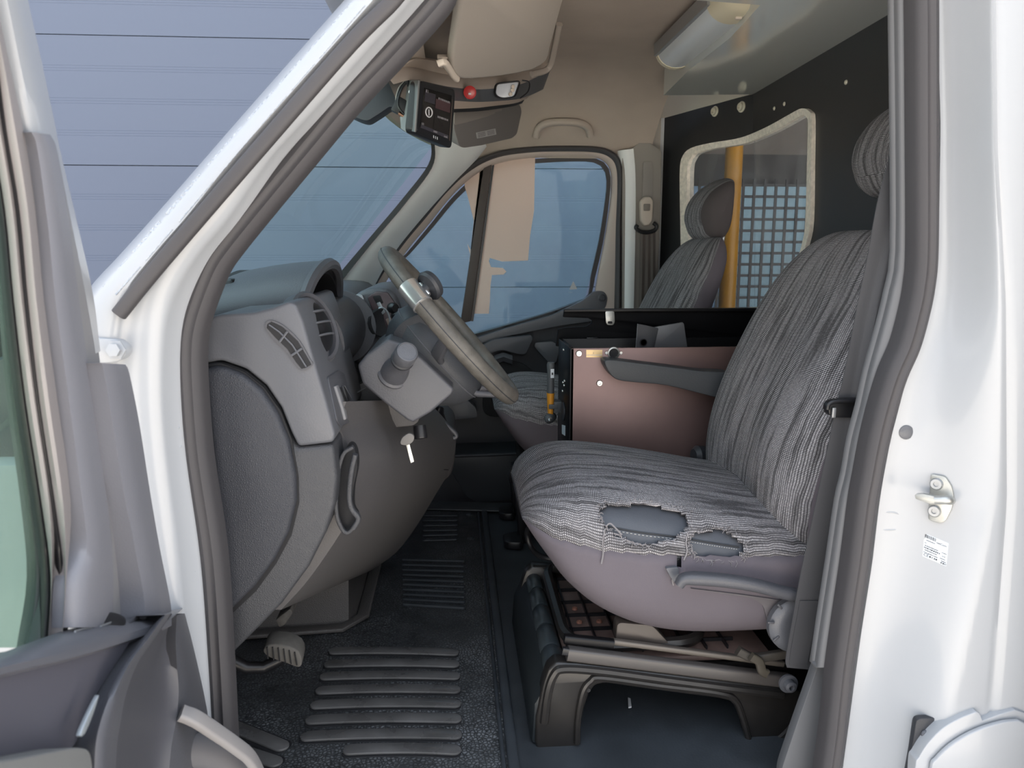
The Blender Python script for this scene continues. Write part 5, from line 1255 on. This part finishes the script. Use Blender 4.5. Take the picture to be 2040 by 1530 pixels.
O('phone_icon_ring', tube([mpt(.28+.085*cos(a), .53+.085*sin(a), .0016) for a in [2*pi*k/24 for k in range(24)]], .0012, 5, True), print_white, sb_)
O('phone_icon_bar', prism([mpt(.262, .48, .0014), mpt(.282, .475, .0014), mpt(.300, .585, .0014), mpt(.280, .59, .0014)], mn*.0003), print_white, sb_)
for k, (u, v, l, h) in enumerate(((.15, .19, .06, .005), (.50, .25, .34, .0035), (.52, .57, .30, .0035), (.13, .80, .06, .004), (.45, .845, .10, .003), (.74, .86, .10, .003))):
    dashes(mpt(u, v, .0014), mr, mu, mr.length*l, h, print_dim, sb_, k+40)
O('screen_edge_line', prism([mpt(.90, .18, .0008), mpt(.915, .18, .0008), mpt(.915, .88, .0008), mpt(.90, .88, .0008)], mn*.0003), M('edge_brown', (.10, .075, .065), .4), sb_)
for k in range(3):
    O('speaker_slot', box(mpt(.47+.05*k, .925, .001), (.0012, .0012, .005)), alu, sb_)
# bracket on its side
bkp = [Y(836, 160, 1.68), Y(838, 160, 1.66), Y(825, 262, 1.66), Y(818, 260, 1.70), Y(806, 250, 1.74), Y(810, 222, 1.76), Y(818, 160, 1.76)]
bkt = O('bracket', prism([Y(822, 158, 1.52), Y(838, 158, 1.47), Y(832, 262, 1.465), Y(818, 262, 1.49), Y(808, 255, 1.51), Y(806, 232, 1.52), Y(816, 200, 1.52)], (-.01, .012, 0), .003), M('bracket_steel', (.26, .27, .265), .45, metal=.3), mo_)
O('bracket_rail', prism([Y(826, 160, 1.48), Y(838, 160, 1.458), Y(830, 264, 1.458), Y(820, 262, 1.48)], (-.004, -.004, 0), .002), M('bracket_dark', (.16, .165, .165), .4, metal=.4), mo_)
screw(Y(820, 184, 1.49), (-.2, -1, 0), .006, chrome, mo_); screw(Y(818, 240, 1.475), (-.2, -1, 0), .006, chrome, mo_)
for k in range(9):
    o0 = random.uniform(-4, 4)
    pth = YS([(812+o0*.5, 160), (800+o0, 174), (793+o0*.8, 192), (792+o0*.6, 210), (800+o0, 224), (812, 232+o0*.5)], 1.52+.004*k)
    O('cable', tube(cr_path(pth, 5), .0022, 6), (plastic_black, M('wire_brown', (.16, .07, .05), .5), plastic_black, M('wire_grey', (.3, .28, .25), .5))[k % 4], mo_)
O('connector', box(Y(800, 214, 1.53), (.03, .02, .03), Matrix.Rotation(.5, 3, 'Y'), .003), plastic_black, mo_)
O('connector', box(Y(808, 230, 1.53), (.03, .02, .012), Matrix.Rotation(.5, 3, 'Y'), .003), M('wire_copper', (.30, .14, .08), .5), mo_)

# ---- strip lamp on the roof
cl2 = root('roof_lamp', Y(1410, 80, 2.0), 'white strip lamp with cream end caps on the roof', 'lamp')
l0, l1 = Z(1346, 128, 1.36), Z(1458, 34, 1.36); ld = (l1-l0).normalized(); ls = V((-ld.y, ld.x, 0))
if ls.x < 0: ls = -ls
def lprof(p, s=1): return [p+ls*(.050*s*cos(a))+V((0, 0, .03-.040*s*sin(a))) for a in [pi*k/12 for k in range(13)]]+[p-ls*.05*s+V((0, 0, .05)), p+ls*.05*s+V((0, 0, .05))]
O('diffuser', loft([lprof(l0), lprof(l1)]), lamp_white, cl2, smooth=50)
O('lamp_housing', loft([[p+ls*.058*s+V((0, 0, h)) for s, h in ((-1, .02), (-1, .05), (1, .05), (1, .02))] for p in (l0-ld*.005, l1+ld*.01)]), alu, cl2)
O('end_cap', loft([lprof(l0-ld*.014, .98), lprof(l0-ld*.012, 1.04), lprof(l0+ld*.006, 1.04)]), lamp_end, cl2, smooth=50)
ec = O('end_cap', loft([lprof(l1-ld*.01, 1.05), lprof(l1+ld*.06, 1.05), lprof(l1+ld*.085, .97), lprof(l1+ld*.10, .75)]), lamp_end, cl2, smooth=50)
O('lamp_button', box(l1+ld*.04-ls*.0+V((0, 0, -.013)), (.014, .010, .006), None, .002), beige, ec)
# glossy-panel corner beside the lamp
# ================================================================ driver seat belt
sbt = root('driver_seat_belt', Y(1590, 1330, 1.16), 'dark grey seat belt running down beside the driver backrest', 'seat belt')
le = [(1812, 170), (1790, 245), (1762, 350), (1745, 420), (1731, 500), (1708, 610), (1683, 740), (1664, 820), (1649, 894), (1621, 1025), (1596, 1140), (1580, 1230), (1566, 1310), (1568, 1330)]
re_ = [(1880, 170), (1858, 245), (1835, 350), (1815, 420), (1792, 500), (1764, 610), (1735, 740), (1722, 820), (1709, 894), (1684, 1025), (1655, 1140), (1632, 1230), (1616, 1310), (1612, 1334)]
ydp = [1.11, 1.115, 1.12, 1.12, 1.125, 1.13, 1.135, 1.14, 1.14, 1.145, 1.15, 1.155, 1.16, 1.16]
Lp = cr_path([V((a, b, y*1000)) for (a, b), y in zip(le, ydp)], 5); Rp = cr_path([V((a, b, y*1000)) for (a, b), y in zip(re_, ydp)], 5)
g = []
for i, (a, b) in enumerate(zip(Lp, Rp)):
    row = []
    for k in range(9):
        q = a.lerp(b, k/8); fold = .012*math.exp(-((k-6)/1.6)**2)*max(0, 1-abs(i-28)/20)
        row.append(Y(q.x, q.y, q.z/1000-fold+.004*(k/8)))
    g.append(row)
O('webbing', sheet(g, (0, .002, 0)), belt_mat, sbt, smooth=60)
O('stitched_end', sheet([[r[k]+V((0, -.001, 0)) for k in (1, 3, 5, 7)] for r in g[-13:-3]], (0, -.001, 0)), M('belt_stitch', (.062, .062, .067), .8), sbt)
bc_ = O('belt_stop', prism(rnd(YS([(1650, 806), (1664, 799), (1726, 797), (1726, 833), (1660, 832), (1652, 826)], 1.135), .005), (0, .018, 0), .004), plastic_black, sbt)
O('stop_rim', sweep(cr_path(YS([(1646, 815), (1650, 803), (1670, 798), (1728, 797)], 1.13), 4), rrect(.007, .014, .003), up=(0, -1, 0)), plastic_black, bc_)
O('stop_pin', box(Y(1661, 822, 1.13), (.006, .004, .016), None, .001), alu, bc_)

# ================================================================ open driver door
XD = -.36
dd = root('door_1', XS([(300, 1400)], XD)[0], 'open driver door seen from inside with grey trim and window', 'door', kind='structure')
def dband(name, left, right, mat, h0=0, h1=0, bulge=.0, nb=4, n=4, th=.012):
    Lp = cr_path([V((*p, 0)) for p in left], n); Rp = cr_path([V((*p, 0)) for p in right], n); g = []
    for a, b in zip(Lp, Rp):
        g.append([X(*(a.lerp(b, k/nb))[:2], XD+h0+(h1-h0)*k/nb+bulge*(1-(2*k/nb-1)**2)) for k in range(nb+1)])
    return O(name, sheet(g, (-th, 0, 0)), mat, dd, smooth=60)
rowsy = [-60, 100, 260, 420, 600, 800, 1000, 1150, 1290]
def col(tab): return [(lerp_tab(tab, y), y) for y in rowsy]
c_glass0 = [(-60, -140), (1290, -140)]
c_glass1 = [(-60, -60), (100, -40), (260, -12), (420, 8), (600, 24), (800, 42), (1000, 68), (1100, 78), (1200, 82), (1290, 60)]
c_blk = [(-60, -40), (100, -8), (260, 14), (420, 40), (600, 57), (800, 80), (1000, 110), (1150, 128), (1290, 122)]
c_brn = [(-60, -14), (0, 0), (100, 20), (260, 54), (420, 78), (600, 95), (800, 122), (1000, 148), (1100, 156), (1150, 140), (1290, 130)]
c_pan = [(-60, 40), (0, 54), (100, 76), (260, 110), (420, 134), (600, 158), (740, 180), (1000, 215), (1150, 224), (1290, 222)]
c_edge = [(-60, 48), (0, 62), (140, 85), (260, 110), (420, 138), (600, 178), (720, 200), (1000, 250), (1150, 262), (1290, 262)]
glass_g = [[X(lerp_tab(c_glass0, y), y, XD-.03), X(lerp_tab(c_blk, y)+6, y, XD-.03)] for y in rowsy]
O('window_glass', sheet(glass_g, (-.004, 0, 0)), door_glass_m, dd)
dband('glass_channel', col(c_glass1), col(c_blk), M('channel_green', (.045, .055, .052), .45), -.028, -.012, .004)
dband('glass_seal', col([(a, b-22) for a, b in c_blk]), col([(a, b+2) for a, b in c_blk]), plastic_black, -.014, -.002, .003)
dband('frame_gap', col([(a, b-8) for a, b in c_brn]), col([(a, b+3) for a, b in c_brn]), plastic_black, -.006, -.002, .0)
dband('frame_rubber', col([(a, b) for a, b in c_blk]), col([(a, b-7) for a, b in c_brn]), M('frame_brown', (.26, .235, .23), .5), -.002, .002, .008)
# white painted frame above, plastic covers lower down
fr_l = [(-14, -60), (0, 0), (20, 100), (48, 240), (60, 300), (84, 470), (95, 600), (115, 740)]
fr_r = [(48, -60), (56, 0), (78, 100), (108, 240), (120, 300), (160, 470), (186, 590), (200, 700)]
dband('frame_metal', fr_l, fr_r, paint, -.002, -.020, .012)
cv_l = [(51, 262), (62, 300), (84, 470), (95, 600), (122, 800), (148, 1000), (156, 1090), (134, 1160), (130, 1250)]
cv_r = [(100, 268), (114, 300), (134, 420), (158, 600), (186, 800), (214, 1000), (224, 1100), (226, 1160), (224, 1250)]
dband('frame_cover', cv_l, cv_r, door_plastic, .004, .004, .010)
sd_l = [(115, 330), (134, 420), (158, 600), (186, 800), (214, 1000), (224, 1100), (226, 1240)]
sd_r = [(122, 330), (150, 470), (182, 600), (205, 760), (238, 950), (262, 1100), (272, 1240)]
dband('frame_side', sd_l, sd_r, M('frame_side_grey', (.24, .235, .24), .5), .003, -.02, .0)
ck_l = [(186, 722), (190, 740), (206, 840), (226, 960), (250, 1080), (268, 1180), (272, 1236)]
ck_r = [(250, 726), (258, 745), (277, 840), (299, 980), (318, 1090), (338, 1190), (343, 1236)]
dband('hinge_cover', ck_l, ck_r, door_plastic, .012, .006, .014, th=.03)
# door panel below the window: shelf with switch, main panel, recessed side
def dpoly(name, pts, h, th, b, mat, r=.012): return O(name, prism(rnd(XS(pts, XD+h), r), (-th, 0, 0), b, 3), mat, dd)
top_l = [(0, 1305), (120, 1262), (240, 1235), (330, 1220)]
g = []
for k in range(9):
    t = k/8
    a = cr_path([V((*p, 0)) for p in [(-140, 1345), (0, 1302), (130, 1255), (240, 1232), (364, 1212)]], 2)[k]
    b = cr_path([V((*p, 0)) for p in [(-140, 1375), (0, 1330), (130, 1300), (240, 1268), (342, 1232)]], 2)[k]
    g.append([X(a.x, a.y, XD-.02), X(a.x, a.y, XD+.0), X(*a.lerp(b, .5)[:2], XD+.028), X(b.x, b.y, XD+.036), X(b.x, b.y+14, XD+.036)])
O('window_shelf', sheet(g, (-.02, 0, -.012)), M('shelf_plastic', (.11, .111, .125), .38), dd, smooth=50)
dpoly('main_panel', [(-160, 1360), (0, 1318), (150, 1290), (270, 1262), (240, 1310), (195, 1380), (165, 1440), (150, 1490), (60, 1500), (-160, 1530), (-160, 1700), (-260, 1700)], .030, .05, .012, M('door_panel_violet', (.088, .086, .104), .42))
rec_l = [(318, 1228), (280, 1275), (240, 1325), (205, 1385), (180, 1440), (168, 1500), (166, 1640)]
rec_m = [(340, 1222), (306, 1275), (275, 1320), (252, 1380), (240, 1440), (232, 1500), (228, 1640)]
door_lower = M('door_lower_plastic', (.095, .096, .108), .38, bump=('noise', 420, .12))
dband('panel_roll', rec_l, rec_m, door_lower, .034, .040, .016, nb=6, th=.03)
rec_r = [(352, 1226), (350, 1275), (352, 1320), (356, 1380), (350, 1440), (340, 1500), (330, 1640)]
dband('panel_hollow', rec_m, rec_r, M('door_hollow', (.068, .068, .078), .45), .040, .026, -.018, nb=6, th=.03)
rec_e = [(368, 1222), (382, 1275), (395, 1330), (408, 1390), (416, 1440), (420, 1500), (424, 1640)]
dband('panel_rear_edge', rec_r, rec_e, door_lower, .026, .004, .006, nb=5, th=.04)
dpoly('armrest_block', [(-160, 1540), (40, 1510), (150, 1488), (180, 1492), (186, 1530), (186, 1700), (-160, 1700)], .055, .05, .014, M('door_arm_grey', (.16, .16, .155), .55))
O('chrome_switch_rim', tube(cr_path(XS([(150, 1258), (172, 1252), (184, 1254), (176, 1261), (156, 1264)], XD+.012), 4, True), .0012, 6, True), alu, dd)
ms = O('mirror_switch', lathe([(.016, 0), (.016, .004), (.010, .007), (0, .007)], X(215, 1243, XD+.008), (.3, 0, 1), 18), plastic_black, dd)
O('switch_glint', tube(XS([(200, 1248), (222, 1240), (238, 1241)], XD+.014), .0012, 6), alu, ms)
O('window_switch', prism(rnd(XS([(152, 1262), (190, 1252), (196, 1256), (160, 1266)], XD+.012), .003), (0, 0, .004), .001), plastic_black, dd)
gl_ = cr_path(XS([(150, 1466), (165, 1430), (185, 1390), (188, 1388), (176, 1425), (160, 1462)], XD+.046), 2, True)
O('pull_trim', prism(gl_, (.004, 0, 0), .001), silver_trim, dd)
# pale rubber lip of the lower door pocket
lipp = cr_path([X(360, 1420, XD+.03), X(390, 1432, XD+.045), X(430, 1458, XD+.06), X(470, 1486, XD+.075), X(500, 1512, XD+.085), X(525, 1560, XD+.09)], 5)
O('pocket_lip', sweep(lipp, rrect(.020, .012, .004), up=(1, 0, .2)), M('pale_lip', (.27, .255, .25), .5), dd)
O('pocket_tube', tube(cr_path([X(352, 1500, XD+.0), X(400, 1496, XD+.02), X(450, 1510, XD+.04), X(490, 1545, XD+.05)], 5), .022, 12), M('pocket_grey', (.14, .135, .14), .5), dd)
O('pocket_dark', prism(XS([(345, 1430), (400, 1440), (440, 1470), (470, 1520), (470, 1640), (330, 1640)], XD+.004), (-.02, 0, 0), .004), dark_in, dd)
